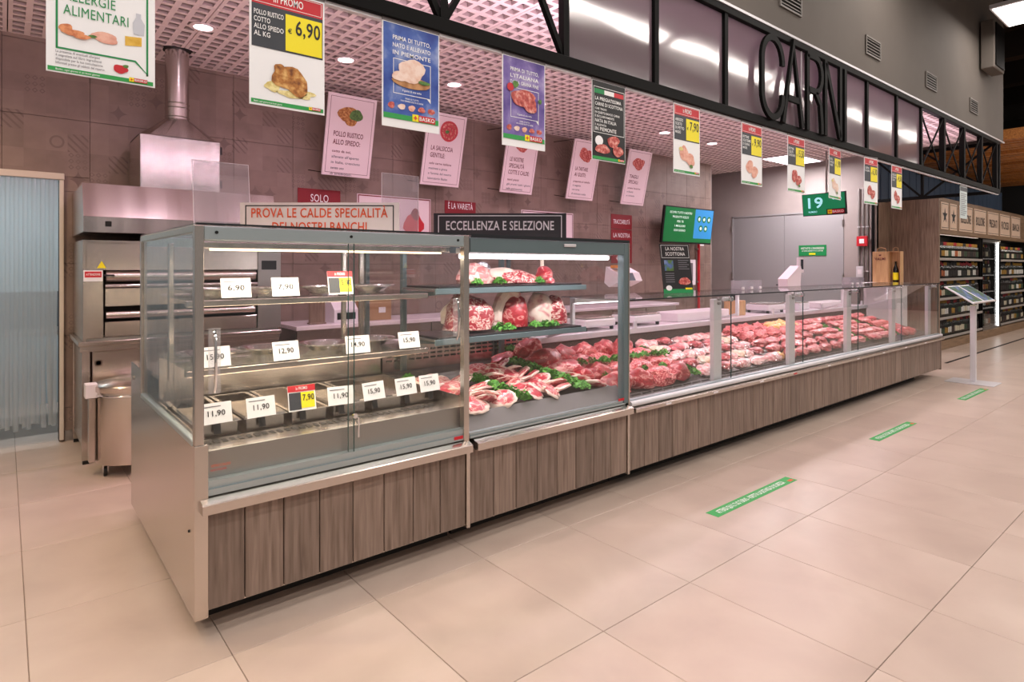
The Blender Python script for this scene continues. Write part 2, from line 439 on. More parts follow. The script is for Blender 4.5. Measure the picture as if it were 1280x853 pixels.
# ---- back wall with its tiles
TX, TZ, TOX, TOZ = .594, .62, -.016, .285 - .62
ox0, ox1, oz1 = -.8, .36, 2.27                         # opening with the strip curtain
wb = MB().box(-5, ox0, YW, YW + .12, 0, CZ + .3, WALLGROUT).box(ox0, ox1, YW, YW + .12, oz1, CZ + .3, WALLGROUT).box(ox1, 10.26, YW, YW + .12, 0, CZ + .3, WALLGROUT)
wall = wb.build('wall_back'); tag(wall, 'back wall clad in brown patchwork tiles', kind='structure')
for i in range(-2, 18):
    for j in range(0, 7):
        x0, x1 = TOX + i * TX, TOX + (i + 1) * TX; z0, z1 = TOZ + j * TZ, min(TOZ + (j + 1) * TZ, CZ + .02)
        z0 = max(z0, 0); x1 = min(x1, 10.26)
        def t_(a, c, d, e):
            if c - a > .03 and e - d > .03: MB().bbox(a + .0015, c - .0015, YW - .009, YW, d + .0015, e - .0015, TILEM, .0015).build('tile', wall)
        if x0 < ox1 and x1 > ox0 and z0 < oz1:
            if x1 > ox1: t_(ox1, x1, z0, min(z1, oz1)); 
            if z1 > oz1: t_(x0, x1, oz1, z1)
        else: t_(x0, x1, z0, z1)
bb = MB().box(.40, 10.26, YW - .02, YW - .009, 0, .09, STEELD).build('baseboard_back'); tag(bb, 'steel skirting along the tiled back wall', kind='structure')
# return of the wall and concrete wall in the recess
rt = MB().box(10.26, 10.30, YW, 9, 0, CZ + .3, CONC).box(10.3, XD + .1, 8.4, 8.5, 0, CZ + .3, CONC).build('wall_recess')
tag(rt, 'bare concrete wall of the recess beside the grey door', kind='structure')

# ---- end wall with the double door (faces the counter)
DY0, DY1, DZ = 4.78, 7.03, 2.55
we = MB().box(XD, XD + .12, 4.24, DY0, 0, CZ + .3, GREYWALL).box(XD, XD + .12, DY1, 9, 0, CZ + .3, GREYWALL).box(XD, XD + .12, DY0, DY1, DZ, CZ + .3, GREYWALL).build('wall_end')
tag(we, 'plain grey end wall around the double door', kind='structure')
dr = thing('door_1', 'grey metal double door in the end wall', None, (XD, (DY0 + DY1) / 2, 0), kind='structure')
ym = (DY0 + DY1) / 2
for (a, c) in ((DY0 + .03, ym - .003), (ym + .003, DY1 - .03)):
    lf = bw(MB().bbox(XD + .005, XD + .05, a, c, .01, DZ - .03, DOORG, .003), 'door_leaf', dr)
bw(MB().box(XD - .012, XD + .06, DY0, DY0 + .03, 0, DZ, DOORG).box(XD - .012, XD + .06, DY1 - .03, DY1, 0, DZ, DOORG).box(XD - .012, XD + .06, DY0, DY1, DZ - .03, DZ, DOORG), 'door_frame', dr)
bw(MB().bbox(XD - .02, XD + .004, ym - .09, ym - .03, .98, 1.2, BLACKP).tube([(XD - .02, ym - .06, 1.14), (XD - .07, ym - .06, 1.14), (XD - .07, ym + .12, 1.13)], .012, BLACKP), 'handle', dr)
for z in (.4, 1.3, 2.3):
    bw(MB().cyl((XD - .02, DY1 - .01, z - .06), (XD - .02, DY1 - .01, z + .06), .014, STEELD, n=10), 'hinge', dr)
    bw(MB().cyl((XD - .02, DY0 + .01, z - .06), (XD - .02, DY0 + .01, z + .06), .014, STEELD, n=10), 'hinge', dr)

# ---- pierced ceiling: square panels with a 5 x 5 lattice of square holes
ceil_root = MB().box(-2.0, XD, YT + .02, 9, CZ + .10, CZ + .14, PLENUM).build('ceiling')
tag(ceil_root, 'suspended pink-lit ceiling of pierced square panels', kind='structure')
def panel_mesh():
    P, nh, hs, t = .6, 5, .075, .034
    xs = [0.004]; pitch = .116; st = (P - (nh - 1) * pitch) / 2
    for k in range(nh): xs += [st + k * pitch - hs / 2, st + k * pitch + hs / 2]
    xs.append(P - .004); n = len(xs); b = MB(); V = []
    bm = bmesh.new(); g = [[bm.verts.new((x, y, 0)) for x in xs] for y in xs]
    for j in range(n - 1):
        for i in range(n - 1):
            if i % 2 == 1 and j % 2 == 1: continue
            bm.faces.new((g[j][i], g[j][i + 1], g[j + 1][i + 1], g[j + 1][i]))
    r = bmesh.ops.extrude_face_region(bm, geom=bm.faces[:])
    for q in r['geom']:
        if isinstance(q, bmesh.types.BMVert): q.co.z += t
    bmesh.ops.recalc_face_normals(bm, faces=bm.faces[:])
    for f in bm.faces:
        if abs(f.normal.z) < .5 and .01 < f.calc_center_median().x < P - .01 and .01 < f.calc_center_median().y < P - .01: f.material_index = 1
    me = bpy.data.meshes.new('ceiling_panel'); bm.to_mesh(me); bm.free(); me.materials.append(CEILM); me.materials.append(HOLE_SHADE); return me
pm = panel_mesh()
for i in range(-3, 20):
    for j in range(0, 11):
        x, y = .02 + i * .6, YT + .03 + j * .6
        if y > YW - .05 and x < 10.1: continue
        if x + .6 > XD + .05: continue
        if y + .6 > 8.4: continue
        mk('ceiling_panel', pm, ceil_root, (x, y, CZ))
MB().box(-2, XD, YT + .0, YT + .03, CZ, CZ + .12, CEILM).build('ceiling_edge', ceil_root)

# ---- bulkhead above the truss
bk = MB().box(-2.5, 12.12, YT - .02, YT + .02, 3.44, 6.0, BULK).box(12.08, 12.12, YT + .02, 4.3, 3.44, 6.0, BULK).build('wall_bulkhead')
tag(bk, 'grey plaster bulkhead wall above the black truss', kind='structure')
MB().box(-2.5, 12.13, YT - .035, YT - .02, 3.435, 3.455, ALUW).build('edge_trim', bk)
# ---- hall beyond: dark roof, clad wall, far wall
hc = MB().box(-5, 24, -4, 9, 6.0, 6.1, HALLDARK).build('ceiling_hall'); tag(hc, 'dark high roof over the shop hall', kind='structure')
for k in range(4):
    MB().box(12.6 + k * 2.2, 12.9 + k * 2.2, -4, 6, 5.5, 6.0, HALLDARK).build('roof_beam', hc)
wh = MB().box(12.2, 24, 4.9, 5.0, 0, 6, HALLDARK).build('wall_hall'); tag(wh, 'dark wall with blue-grey cladding above the wine shelves', kind='structure')
for k in range(26):
    MB().bbox(12.62 + k * .42, 13.0 + k * .42, 4.84, 4.9, 2.2, 3.75, BLUEW, .006).build('cladding_panel', wh)
wf = MB().box(23.9, 24, -4, 5, 0, 6, HALLDARK).build('wall_far'); tag(wf, 'dark far wall of the hall past the wine shelves', kind='structure')
sl = thing('slatted_ceiling', 'warm brown timber slat ceiling over the wine aisle', 'ceiling', (16, 2.5, 3.62))
for k in range(30):
    mk('slat', MATS.get('_sl') or MATS.setdefault('_sl', MB().bbox(-.1, .1, -2.3, 2.3, -.03, .14, SLATW, .004).mesh('slat')), sl, (-3.2 + k * .27, 0, .0 + .05 * ((k // 3) % 2)))
MATS.pop('_sl', None)

# ---- cold room behind the curtain
cr = MB().box(-1.6, 1.2, 8.4, 8.45, 0, 2.6, COLD).box(-1.65, -1.6, 6.62, 8.45, 0, 2.6, COLD).box(1.2, 1.25, 6.62, 8.45, 0, 2.6, COLD).box(-1.6, 1.2, 6.62, 8.45, 2.6, 2.65, COLD).build('wall_cold_room')
tag(cr, 'pale blue panels of the room behind the strip curtain', kind='structure')

# ================================================================== TRUSS, FASCIA AND THE BIG LETTERS
TZ0, TZ1, TXE = 2.655, 3.42, 11.9
tr = thing('black_truss', 'long black steel truss over the meat counter', 'truss', (5, YT, TZ0))
def tp(b, n='bar'): return bw(b, n, tr)
tp(MB().bbox(-2.4, TXE, YT - .03, YT + .03, TZ0 - .03, TZ0 + .04, BLACK), 'lower_chord')
tp(MB().bbox(-2.4, TXE, YT - .03, YT + .03, TZ1 - .04, TZ1 + .015, BLACK), 'upper_chord')
tp(MB().box(-2.4, TXE, YT - .008, YT + .02, TZ0 - .045, TZ0 - .031, ALUW), 'banner_rail')
VX = [-.85, -.02, .807, 1.634, 2.46, 3.29, 4.126, 6.76, 7.575, 8.372]
for k, x in enumerate(VX):
    tp(MB().box(x - .022, x + .022, YT - .022, YT + .022, TZ0 + .03, TZ1 - .03, BLACK), 'post')
for k in range(len(VX)):
    if VX[k] > 2.4: break
    x0, x1 = VX[k], VX[k + 1]
    xm = (x0 + x1) / 2
    tp(MB().strut((x0, YT, TZ0 + .02), (xm, YT, TZ1 - .03), .03, .03, BLACK), 'diagonal'); tp(MB().strut((xm, YT, TZ1 - .03), (x1, YT, TZ0 + .02), .03, .03, BLACK), 'diagonal')
VR = [8.372, 9.2, 10.05, 10.9, 11.72]
for k, x in enumerate(VR[1:] + [TXE - .02]):
    tp(MB().box(x - .03, x + .03, YT - .03, YT + .03, TZ0 + .03, TZ1 - .03, BLACK), 'post')
for k in range(4):
    tp(MB().strut((VR[k], YT - .01, TZ0 + .02), (VR[k + 1], YT - .01, TZ1 - .03), .016, .016, BLACK), 'diagonal')
    tp(MB().strut((VR[k], YT + .01, TZ1 - .03), (VR[k + 1], YT + .01, TZ0 + .02), .016, .016, BLACK), 'diagonal')
# the return of the truss towards the wall
for z in (TZ0, TZ1): tp(MB().strut((TXE, YT, z), (TXE, 4.3, z), .05, .05, BLACK), 'side_chord')
tp(MB().box(TXE - .02, TXE + .02, 3.5, 3.54, TZ0, TZ1, BLACK), 'post'); tp(MB().box(TXE - .02, TXE + .02, 4.26, 4.3, 0.0, TZ1, BLACK), 'corner_post')
tp(MB().strut((TXE, YT + .05, TZ1), (TXE, 3.52, TZ0), .03, .03, BLACK), 'diagonal'); tp(MB().strut((TXE, 3.52, TZ0), (TXE, 4.28, TZ1), .03, .03, BLACK), 'diagonal')
tp(MB().strut((TXE, 3.52, TZ1), (TXE, YT + .05, TZ0), .03, .03, BLACK), 'diagonal')

# translucent fascia panels
m = bpy.data.materials.new('ribbed_polycarbonate'); m.use_nodes = True; MATS['poly'] = m
nt = m.node_tree; nt.nodes.remove(nt.nodes['Principled BSDF'])
df = N(m, 'ShaderNodeBsdfDiffuse'); df.inputs[0].default_value = (.22, .175, .19, 1)
tl = N(m, 'ShaderNodeBsdfTranslucent'); tl.inputs[0].default_value = (.55, .47, .52, 1)
gl = N(m, 'ShaderNodeBsdfGlossy'); gl.inputs['Roughness'].default_value = .09; gl.inputs[0].default_value = (.9, .9, .9, 1)
tc = N(m, 'ShaderNodeTexCoord')
def ribs(scale, stretch, st, prev=None):
    mp = N(m, 'ShaderNodeMapping'); mp.inputs['Scale'].default_value = stretch; L(m, tc.outputs['Object'], mp.inputs[0])
    n = N(m, 'ShaderNodeTexNoise'); n.inputs['Scale'].default_value = scale; n.inputs['Detail'].default_value = 2; L(m, mp.outputs[0], n.inputs['Vector'])
    b_ = N(m, 'ShaderNodeBump'); b_.inputs['Strength'].default_value = st; b_.inputs['Distance'].default_value = .02; L(m, n.outputs['Fac'], b_.inputs['Height'])
    if prev: L(m, prev, b_.inputs['Normal'])
    return b_.outputs[0]
nb = ribs(1.3, (.5, 1, 1.6), .3)
L(m, nb, gl.inputs['Normal'])
a1 = N(m, 'ShaderNodeMixShader'); a1.inputs[0].default_value = .45; L(m, df.outputs[0], a1.inputs[1]); L(m, tl.outputs[0], a1.inputs[2])
a2 = N(m, 'ShaderNodeMixShader'); a2.inputs[0].default_value = .2; L(m, a1.outputs[0], a2.inputs[1]); L(m, gl.outputs[0], a2.inputs[2])
L(m, a2.outputs[0], nt.nodes['Material Output'].inputs[0]); POLY = m
fa = [2.46, 3.29, 4.126, 5.36, 6.76, 7.575, 8.372]
fs_root = thing('fascia', 'glossy translucent fascia panels filling the truss behind the big letters', 'fascia', (5, YT + .012, TZ0 + .04))
for k in range(6):
    bw(MB().box(fa[k] + .024, fa[k + 1] - .024 if k != 2 else fa[k + 1] - .004, YT + .002, YT + .014, TZ0 + .042, TZ1 - .042, POLY), 'panel', fs_root)
bw(MB().box(5.352, 5.362, YT - .004, YT + .016, TZ0 + .042, TZ1 - .042, ALUW), 'seam_strip', fs_root)

def stroke(b, pts, wd, y0, y1, mt, closed=False):
    """flat bar letter stroke with mitred joints in the x-z plane"""
    n = len(pts); L_, R_ = [], []
    for i in range(n):
        p = Vector(pts[i]); a = Vector(pts[i - 1]) if i > 0 else None; c = Vector(pts[i + 1]) if i < n - 1 else None
        d1 = (p - a).normalized() if a else (c - p).normalized(); d2 = (c - p).normalized() if c else d1
        t = (d1 + d2).normalized(); nn = Vector((-t.y, t.x)); k = wd / 2 / max(.5, nn.dot(Vector((-d1.y, d1.x))))
        L_.append(p + nn * k); R_.append(p - nn * k)
    for i in range(n - 1):
        q = [L_[i], L_[i + 1], R_[i + 1], R_[i]]
        b.prism([(v.x, v.y) for v in q], 'y', y0, y1, mt)
cs = thing('letter_sign', 'tall thin black letters spelling the meat department name on the fascia', 'sign', (5.3, YT - .05, TZ0))
def letter(strokes):
    b = MB()
    for s_ in strokes: stroke(b, s_, .05, YT - .055, YT - .03, BLACK)
    bw(b, 'letter', cs)
zb, zt = 2.685, 3.365; hz = zt - zb
def arc(cx, cz, rx, rz, a0, a1, n=14): return [(cx + rx * math.cos(R(a0 + (a1 - a0) * i / n)), cz + rz * math.sin(R(a0 + (a1 - a0) * i / n))) for i in range(n + 1)]
C0 = [(4.93, zt - .22)] + arc(4.765, zt - .21, .165, .19, 8, 180) + arc(4.765, zb + .21, .165, .19, 180, 352) + [(4.93, zb + .22)]
letter([C0])
letter([[(4.94, zb), (5.11, zt), (5.28, zb)], [(5.0, zb + .22), (5.22, zb + .22)]])
letter([[(5.375, zb), (5.375, zt - .02)], [(5.36, zt - .02)] + [(5.52, zt - .02)] + arc(5.53, zt - .17, .12, .15, 90, -90, 10) + [(5.38, zt - .32)], [(5.53, zt - .33), (5.62, zt - .42), (5.645, zb + .1), (5.65, zb)]])
letter([[(5.725, zb), (5.725, zt)], [(5.735, zt - .02), (6.03, zb + .02)], [(6.04, zb), (6.04, zt)]])
letter([[(6.145, zb), (6.145, zt)]])

# vents in the bulkhead
VENT = mat('vent_grey', '#6d6762', .5)
for (vx0, n_) in ((4.92, 'nearest the camera, cut by the picture top'), (6.69, 'second from the left'), (8.49, 'third from the left'), (10.29, 'rightmost, nearest the truss end')):
    v = thing('vent_grille', 'grey louvred air vent in the bulkhead, ' + n_, 'vent', (vx0 + .19, YT - .02, 3.65), group='bulkhead vents')
    bw(MB().box(vx0, vx0 + .38, YT - .024, YT - .021, 3.65, 3.84, DARK), 'backing', v)
    f = MB()
    for (a, c, d, e) in ((vx0, vx0 + .38, 3.65, 3.665), (vx0, vx0 + .38, 3.825, 3.84), (vx0, vx0 + .015, 3.665, 3.825), (vx0 + .365, vx0 + .38, 3.665, 3.825)): f.box(a, c, YT - .035, YT - .021, d, e, VENT)
    bw(f, 'frame', v)
    for k in range(5):
        z = 3.68 + k * .031
        bw(MB().prism([(YT - .034, z), (YT - .022, z + .018), (YT - .022, z + .022), (YT - .034, z + .004)], 'x', vx0 + .015, vx0 + .365, VENT), 'louvre', v)
# speaker box hung high on the bulkhead
sp_ = thing('wall_speaker', 'dark box on a bracket high on the bulkhead near the bright lamp', 'speaker', (10.95, YT - .02, 4.3))
bw(MB().bbox(10.75, 11.3, YT - .2, YT - .04, 4.32, 5.0, BULK, .01), 'body', sp_); bw(MB().box(10.8, 11.25, YT - .215, YT - .2, 4.36, 4.96, BLACK), 'front', sp_)
bw(MB().box(10.95, 11.1, YT - .05, YT - .02, 4.45, 4.85, STEELD), 'bracket', sp_)

# hall luminaires, then the unseen added line lamps
ORD = ['first', 'second', 'third', 'fourth', 'fifth', 'sixth', 'seventh', 'eighth', 'ninth', 'tenth', 'eleventh', 'twelfth', 'thirteenth', 'fourteenth', 'fifteenth', 'sixteenth', 'seventeenth', 'eighteenth', 'nineteenth', 'twentieth'] + ['twenty-' + q for q in ('first', 'second', 'third', 'fourth', 'fifth', 'sixth', 'seventh', 'eighth', 'ninth')]
for k, (x, y, z) in enumerate(HALL_LAMPS):
    if k == 4: lb = 'bright square panel lamp hanging by the bulkhead at the top right corner'
    else: lb = 'square panel lamp over the aisle along the bulkhead, %s from the left' % ORD[k]
    t = thing('hall_lamp', lb, 'lamp', (x, y, z), group='panel lamps over the aisle')
    bw(MB().bbox(x - .46, x + .46, y - .46, y + .46, z + .002, z + .06, ALUW, .006), 'housing', t)
    bw(MB().box(x - .43, x + .43, y - .43, y + .43, z - .006, z + .0015, EMW), 'diffuser', t)
    bw(MB().cyl((x, y, z + .06), (x, y, 6.0), .006, BLACK, n=6), 'suspension_rod', t)
for k, (x, y, z) in enumerate(ADDED_LINE_LAMPS + ADDED_AISLE_LAMPS):
    lb = ('added line lamp over the shop floor behind the viewer, %s row, %s from the left' % (('near', 'far')[k // 9], ORD[k % 9])) if k < 18 else 'added line lamp under the slatted ceiling of the wine aisle, %s one' % ORD[k - 18]
    t = thing('added_line_lamp', lb, 'lamp', (x, y, z), group='added line lamps')
    bw(MB().bbox(x - 1.4, x + 1.4, y - .1, y + .1, z + .002, z + .06, ALUW, .006), 'housing', t)
    bw(MB().box(x - 1.37, x + 1.37, y - .085, y + .085, z - .006, z + .0015, EMW), 'diffuser', t)
    zt0 = 6.0 if k < 18 else 3.58
    for q in (-1, 1): bw(MB().cyl((x + q, y, z + .06), (x + q, y, zt0), .005, BLACK, n=6), 'suspension_rod', t)

# downlights in the pierced ceiling
def downlight(x, y, lb, watts=None, col=None):
    t = thing('downlight', lb, 'lamp', (x, y, CZ), group='ceiling downlights')
    b = MB(); b.lathe([(.085, -.001), (.1, -.006), (.1, -.012), (.07, -.012), (.07, -.001)], (x, y, CZ), CEILM, 20)
    bw(b, 'trim_ring', t, True)
    bw(MB().lathe([(.068, -.002), (.068, -.010), (.03, -.0125)], (x, y, CZ), EMP, 20), 'diffuser', t)
    spot('downlight_beam', (0, 0, -.03), watts or DOWN_W, col or PINK, 150, .8, .06, t)
for k in range(8):
    downlight(1.225 + 1.21 * k, 5.345, ['round ceiling downlight by the extractor duct', 'round ceiling downlight between the promo and blue banners', 'round ceiling downlight just right of the blue banner', 'round downlight in the rear ceiling row, behind the violet banner', 'round downlight in the rear ceiling row, near the black banner', 'round downlight left of the first small promo banner', 'round downlight right of the first small promo banner', 'round downlight near the square ceiling panel lamp'][k])
for k in range(7):
    downlight(1.2 + 1.21 * k, 3.695, 'round downlight in the front ceiling row' + (' seen through the truss beside the fascia' if k == 2 else ' close behind the truss, %s from the left' % ORD[k]))
for k, (x, y) in enumerate(((-.7, 3.695), (-.5, 5.2), (-1.6, 3.0))): downlight(x, y, 'added warm downlight left of the picture, ' + ['in the front row', 'in the rear row', 'farthest left'][k], 105, (1, .78, .5))  # unseen warm downlights added to light the left floor yellow
pl = thing('ceiling_panel_lamp', 'square bright panel lamp in the pierced ceiling before the door wall', 'lamp', (10.9, 5.25, CZ))
bw(MB().box(10.36, 11.44, 4.93, 5.57, CZ - .012, CZ - .003, ALUW), 'housing', pl); bw(MB().box(10.40, 11.40, 4.97, 5.53, CZ - .016, CZ - .0121, EMP), 'diffuser', pl)
area('panel_lamp_light', (0, 0, -.02), .95, .5, 60, (1, .92, .94), parent=pl)
# room lamp behind the strip curtain
cl = thing('cold_room_lamp', 'tube lamp in the room behind the strip curtain', 'lamp', (-.1, 7.5, 2.56))
bw(MB().bbox(-.7, .5, 7.42, 7.58, 2.53, 2.598, WHITEP), 'housing', cl); bw(MB().box(-.68, .48, 7.44, 7.56, 2.522, 2.529, EMT), 'diffuser', cl)
area('cold_room_light', (0, 0, -.05), 1.1, .1, 26, (.84, .95, 1.0), parent=cl)
ct = thing('steel_table', 'dark steel table dimly seen behind the strip curtain', 'table', (-.2, 7.4, 0))
bw(MB().bbox(-.9, .9, 7.1, 7.7, .86, .9, STEELD), 'table_top', ct)
for (x, y) in ((-.85, 7.15), (.85, 7.15), (-.85, 7.65), (.85, 7.65)): bw(MB().box(x - .02, x + .02, y - .02, y + .02, 0, .86, STEELD), 'leg', ct)
bw(MB().box(-.85, .85, 7.62, 7.66, .9, 1.25, mat('slate_blue', '#44586a', .5)), 'splashback', ct)

# ================================================================== HOT CASE, COLD CASE, LONG COUNTER
YF = 2.674                                    # customer face of all three
def planks(root, x0, x1, n, z0, z1):
    w_ = (x1 - x0) / n
    for i in range(n):
        bw(MB().bbox(x0 + i * w_ + .0022, x0 + (i + 1) * w_ - .0022, YF, YF + .02, z0, z1, PLANK, .003), 'wood_plank', root)
    bw(MB().box(x0, x1, YF + .02, YF + .03, z0 + .005, z1, DARK), 'plank_backing', root)
KICK_SHADE = mat('kick_plate_shade', '#2b2622', .6)  # plates darkened: under-counter shadow put into their colour
def kick(root, x0, x1, y1):
    bw(MB().box(x0, x1, YF + .18, YF + .2, 0, .11, KICK_SHADE).box(x0, x1, y1 - .1, y1 - .08, 0, .11, KICK_SHADE).box(x0, x0 + .02, YF + .2, y1 - .1, 0, .11, STEELD).box(x1 - .02, x1, YF + .2, y1 - .1, 0, .11, KICK_SHADE), 'kick_plate', root)
def ledge(root, x0, x1):
    bw(MB().prism([(YF - .05, .515), (YF + .03, .515), (YF + .03, .575), (YF + .005, .572), (YF - .045, .556), (YF - .05, .552)], 'x', x0, x1, STEEL), 'bumper_ledge', root)
def rail(root, x0, x1, z0, z1):
    b = MB().box(x0, x1, YF - .004, YF + .05, z0, z0 + (z1 - z0) * .45, ALU).box(x0, x1, YF + .006, YF + .05, z0 + (z1 - z0) * .45, z0 + (z1 - z0) * .6, ALU).box(x0, x1, YF + .001, YF + .05, z0 + (z1 - z0) * .6, z1, ALU)
    bw(b, 'glass_rail', root)
def brand_tag(root, x, z):
    bw(MB().box(x, x + .055, YF - .008, YF - .004, z, z + .016, RED), 'maker_badge', root)

def end_panel(root, x0, x1):
    prof = [(YF - .004, .09), (4.238, .09), (4.238, .935), (4.02, .935), (3.93, .93), (3.93, .79), (YF - .004, .785)]
    bw(MB().prism(prof, 'x', x0, x1, STEEL), 'end_panel', root)
    bw(MB().bbox(x0 - .002, x1 + .02, YF - .012, YF - .004, .09, .785, STEEL, .002), 'edge_trim', root)
    bw(MB().cyl((x0 - .004, 4.15, .85), (x0, 4.15, .85), .012, STEELD, n=10), 'screw', root)
    bw(MB().cyl((x0 - .004, 2.76, .42), (x0, 2.76, .42), .006, DARK, n=8), 'screw', root)

# ---------- hot case
XA, XB, XC, XE = .58, 1.91, 3.235, 9.78
hot = thing('hot_display_case', 'steel and glass hot food case with wood-plank front at the left end', 'display case', (1.24, 3.4, 0))
kick(hot, XA + .06, XB - .01, 4.2)
end_panel(hot, XA, XA + .03)
planks(hot, .612, XB - .012, 8, .115, .515); ledge(hot, .60, XB + .0); rail(hot, .60, XB - .02, .575, .632); brand_tag(hot, 1.82, .585)
bw(MB().bbox(XB - .012, XB + .012, YF - .012, YF + .03, .1, .515, STEEL), 'cover_strip', hot)
bw(MB().box(XA + .03, XB, 4.2, 4.23, .1, .9, STEEL).box(XA + .03, XB, YF + .03, 4.2, .1, .13, STEEL), 'rear_panel', hot)
# posts and top frame
for (x, n_) in ((XA, 1), (XB - .03, 1)):
    bw(MB().bbox(x, x + .034, YF - .012, YF + .03, .785 if x == XA else .515, 1.665, STEEL, .003), 'front_post', hot)
    bw(MB().bbox(x, x + .03, 3.9, 3.93, .785, 1.665, STEEL, .003), 'rear_post', hot)
    bw(MB().bbox(x, x + .03, YF + .03, 3.9, 1.635, 1.665, ALU, .003), 'side_rail', hot)
bw(MB().bbox(XA + .034, XB - .03, YF - .01, YF + .035, 1.605, 1.662, ALU, .003), 'top_rail', hot)
for x in (.66, 1.24, 1.84): bw(MB().cyl((x, YF - .014, 1.637), (x, YF - .01, 1.637), .007, BLACKP, n=8), 'screw', hot)
bw(MB().bbox(XA + .03, XB - .03, 3.9, 3.93, 1.61, 1.662, ALU, .003), 'top_rail', hot)
bw(MB().bbox(XA + .005, XB - .005, YF - .008, 3.93, 1.666, 1.674, GLASSG), 'top_glass', hot)
bw(MB().box(XA + .005, XB - .005, YF - .0095, YF - .0085, 1.666, 1.674, DEDGE), 'top_glass_edge', hot)
sg = bw(MB().box(XA + .008, XA + .014, YF + .03, 3.9, .79, 1.635, GLASS), 'side_glass', hot)
bw(MB().bbox(XA - .002, XA + .024, YF + .03, 3.9, .775, .80, ALU, .003), 'side_sill', hot)
bw(MB().box(XB - .014, XB - .008, YF + .03, 3.9, .7, 1.635, GLASS), 'side_glass', hot)
# two sliding panes
for (x0, x1, y, hx, sgn) in ((.614, 1.262, YF + .002, .632, 1), (1.236, XB - .032, YF + .014, XB - .085, -1)):
    p = bw(MB().box(x0, x1, y, y + .005, .632, 1.606, GLASS), 'sliding_pane', hot)
    bw(MB().box(x1 - .003 if sgn > 0 else x0, x1 if sgn > 0 else x0 + .003, y - .0004, y + .0054, .632, 1.606, EDGE), 'pane_edge', p)
    h = MB().box(hx, hx + .045, y - .004, y - .0005, .985 if sgn > 0 else 1.13, 1.25 if sgn > 0 else 1.33, ACRYL)
    z0, z1 = (.99, 1.24) if sgn > 0 else (1.11, 1.33)
    h.tube([(hx + .022, y - .003, z0), (hx + .022, y - .02, z0 + .03), (hx + .022, y - .026, (z0 + z1) / 2), (hx + .022, y - .02, z1 - .03), (hx + .022, y - .003, z1)], .006, CHROME)
    bw(h, 'handle', p, True)
lk = MB().cyl((1.262, YF - .012, .80), (1.262, YF + .002, .80), .012, CHROME, n=12).box(1.27, 1.279, YF - .016, YF - .013, .70, .79, CHROME).tube([(1.264, YF - .014, .80), (1.275, YF - .016, .79), (1.274, YF - .016, .74)], .004, CHROME)
lo = bw(lk, 'lock_and_key', hot)
# small print on the left pane
sgn_ = Sign('safety_print', '', '', (.64 - hot.location.x, YF - .001 - hot.location.y, .66), parent=hot)
sgn_.text('lettering', 'VETRO CALDO', 0, .028, .010, ORANGE, .075); sgn_.text('lettering', 'NON TOCCARE', .0, .012, .008, RED, .06); sgn_.done()
# interior: tilted well with pans, inner lips
bw(MB().box(.62, XB - .02, YF + .045, YF + .055, .60, .742, STEELD), 'inner_front', hot)
bw(MB().box(.62, XB - .02, YF + .055, YF + .24, .728, .742, STEEL), 'front_shelf', hot)
for k in range(34):
    x = .66 + k * .034
    if x < 1.84: bw(MB().bbox(x, x + .02, YF + .15, YF + .2, .742, .7445, DARK, .0008), 'air_slot', hot)
bw(MB().prism([(2.914, .70), (3.66, .70), (3.66, .712), (2.914, .712)], 'x', .62, XB - .02, STEELD), 'well_floor', hot)
bw(MB().box(.62, XB - .02, 3.62, 3.64, .70, 1.02, STEEL).box(.62, XB - .02, 3.64, 4.2, .905, .925, STEEL), 'rear_upstand', hot)
bw(MB().box(.612, .62, YF + .05, 3.9, .64, .80, STEEL).box(XB - .02, XB - .014, YF + .05, 3.9, .64, .80, STEEL), 'well_side', hot)
# gastronorm pans (each can be lifted out)
npan = 6; pw_ = (XB - .02 - .63) / npan
for k in range(npan):
    x0, x1 = .63 + k * pw_ + .006, .63 + (k + 1) * pw_ - .006
    pn = ['leftmost', 'second', 'third', 'fourth', 'fifth', 'rightmost'][k]
    t = thing('food_pan', 'empty steel food pan in the hot case well, ' + pn + ' of the front row', 'pan', ((x0 + x1) / 2, 3.2, .715), group='pans in the hot case')
    b = MB(); y0, y1, z0, z1 = 2.94, 3.58, .715, .80
    b.box(x0 + .02, x1 - .02, y0 + .02, y1 - .02, z0, z0 + .003, STEEL)
    for (a, c, d, e) in ((x0 + .014, x0 + .02, y0 + .014, y1 - .014), (x1 - .02, x1 - .014, y0 + .014, y1 - .014)): b.box(a, c, d, e, z0, z1, STEEL)
    for (d, e) in ((y0 + .014, y0 + .02), (y1 - .02, y1 - .014)): b.box(x0 + .02, x1 - .02, d, e, z0, z1, STEEL)
    bw(b, 'pan_body', t)
    bw(MB().box(x0, x0 + .014, y0, y1, z1 - .003, z1, CHROME).box(x1 - .014, x1, y0, y1, z1 - .003, z1, CHROME).box(x0 + .014, x1 - .014, y0, y0 + .014, z1 - .003, z1, CHROME).box(x0 + .014, x1 - .014, y1 - .014, y1, z1 - .003, z1, CHROME), 'rim', t)
    if k in (0, 1, 3, 4):
        bw(MB().prism([(y0 + .01, z1 + .001), (y1 - .25, z1 + .001), (y1 - .26, z1 + .008), (y0 + .012, z1 + .008)], 'x', x0 + .008, x1 - .008, STEEL), 'lid', t)
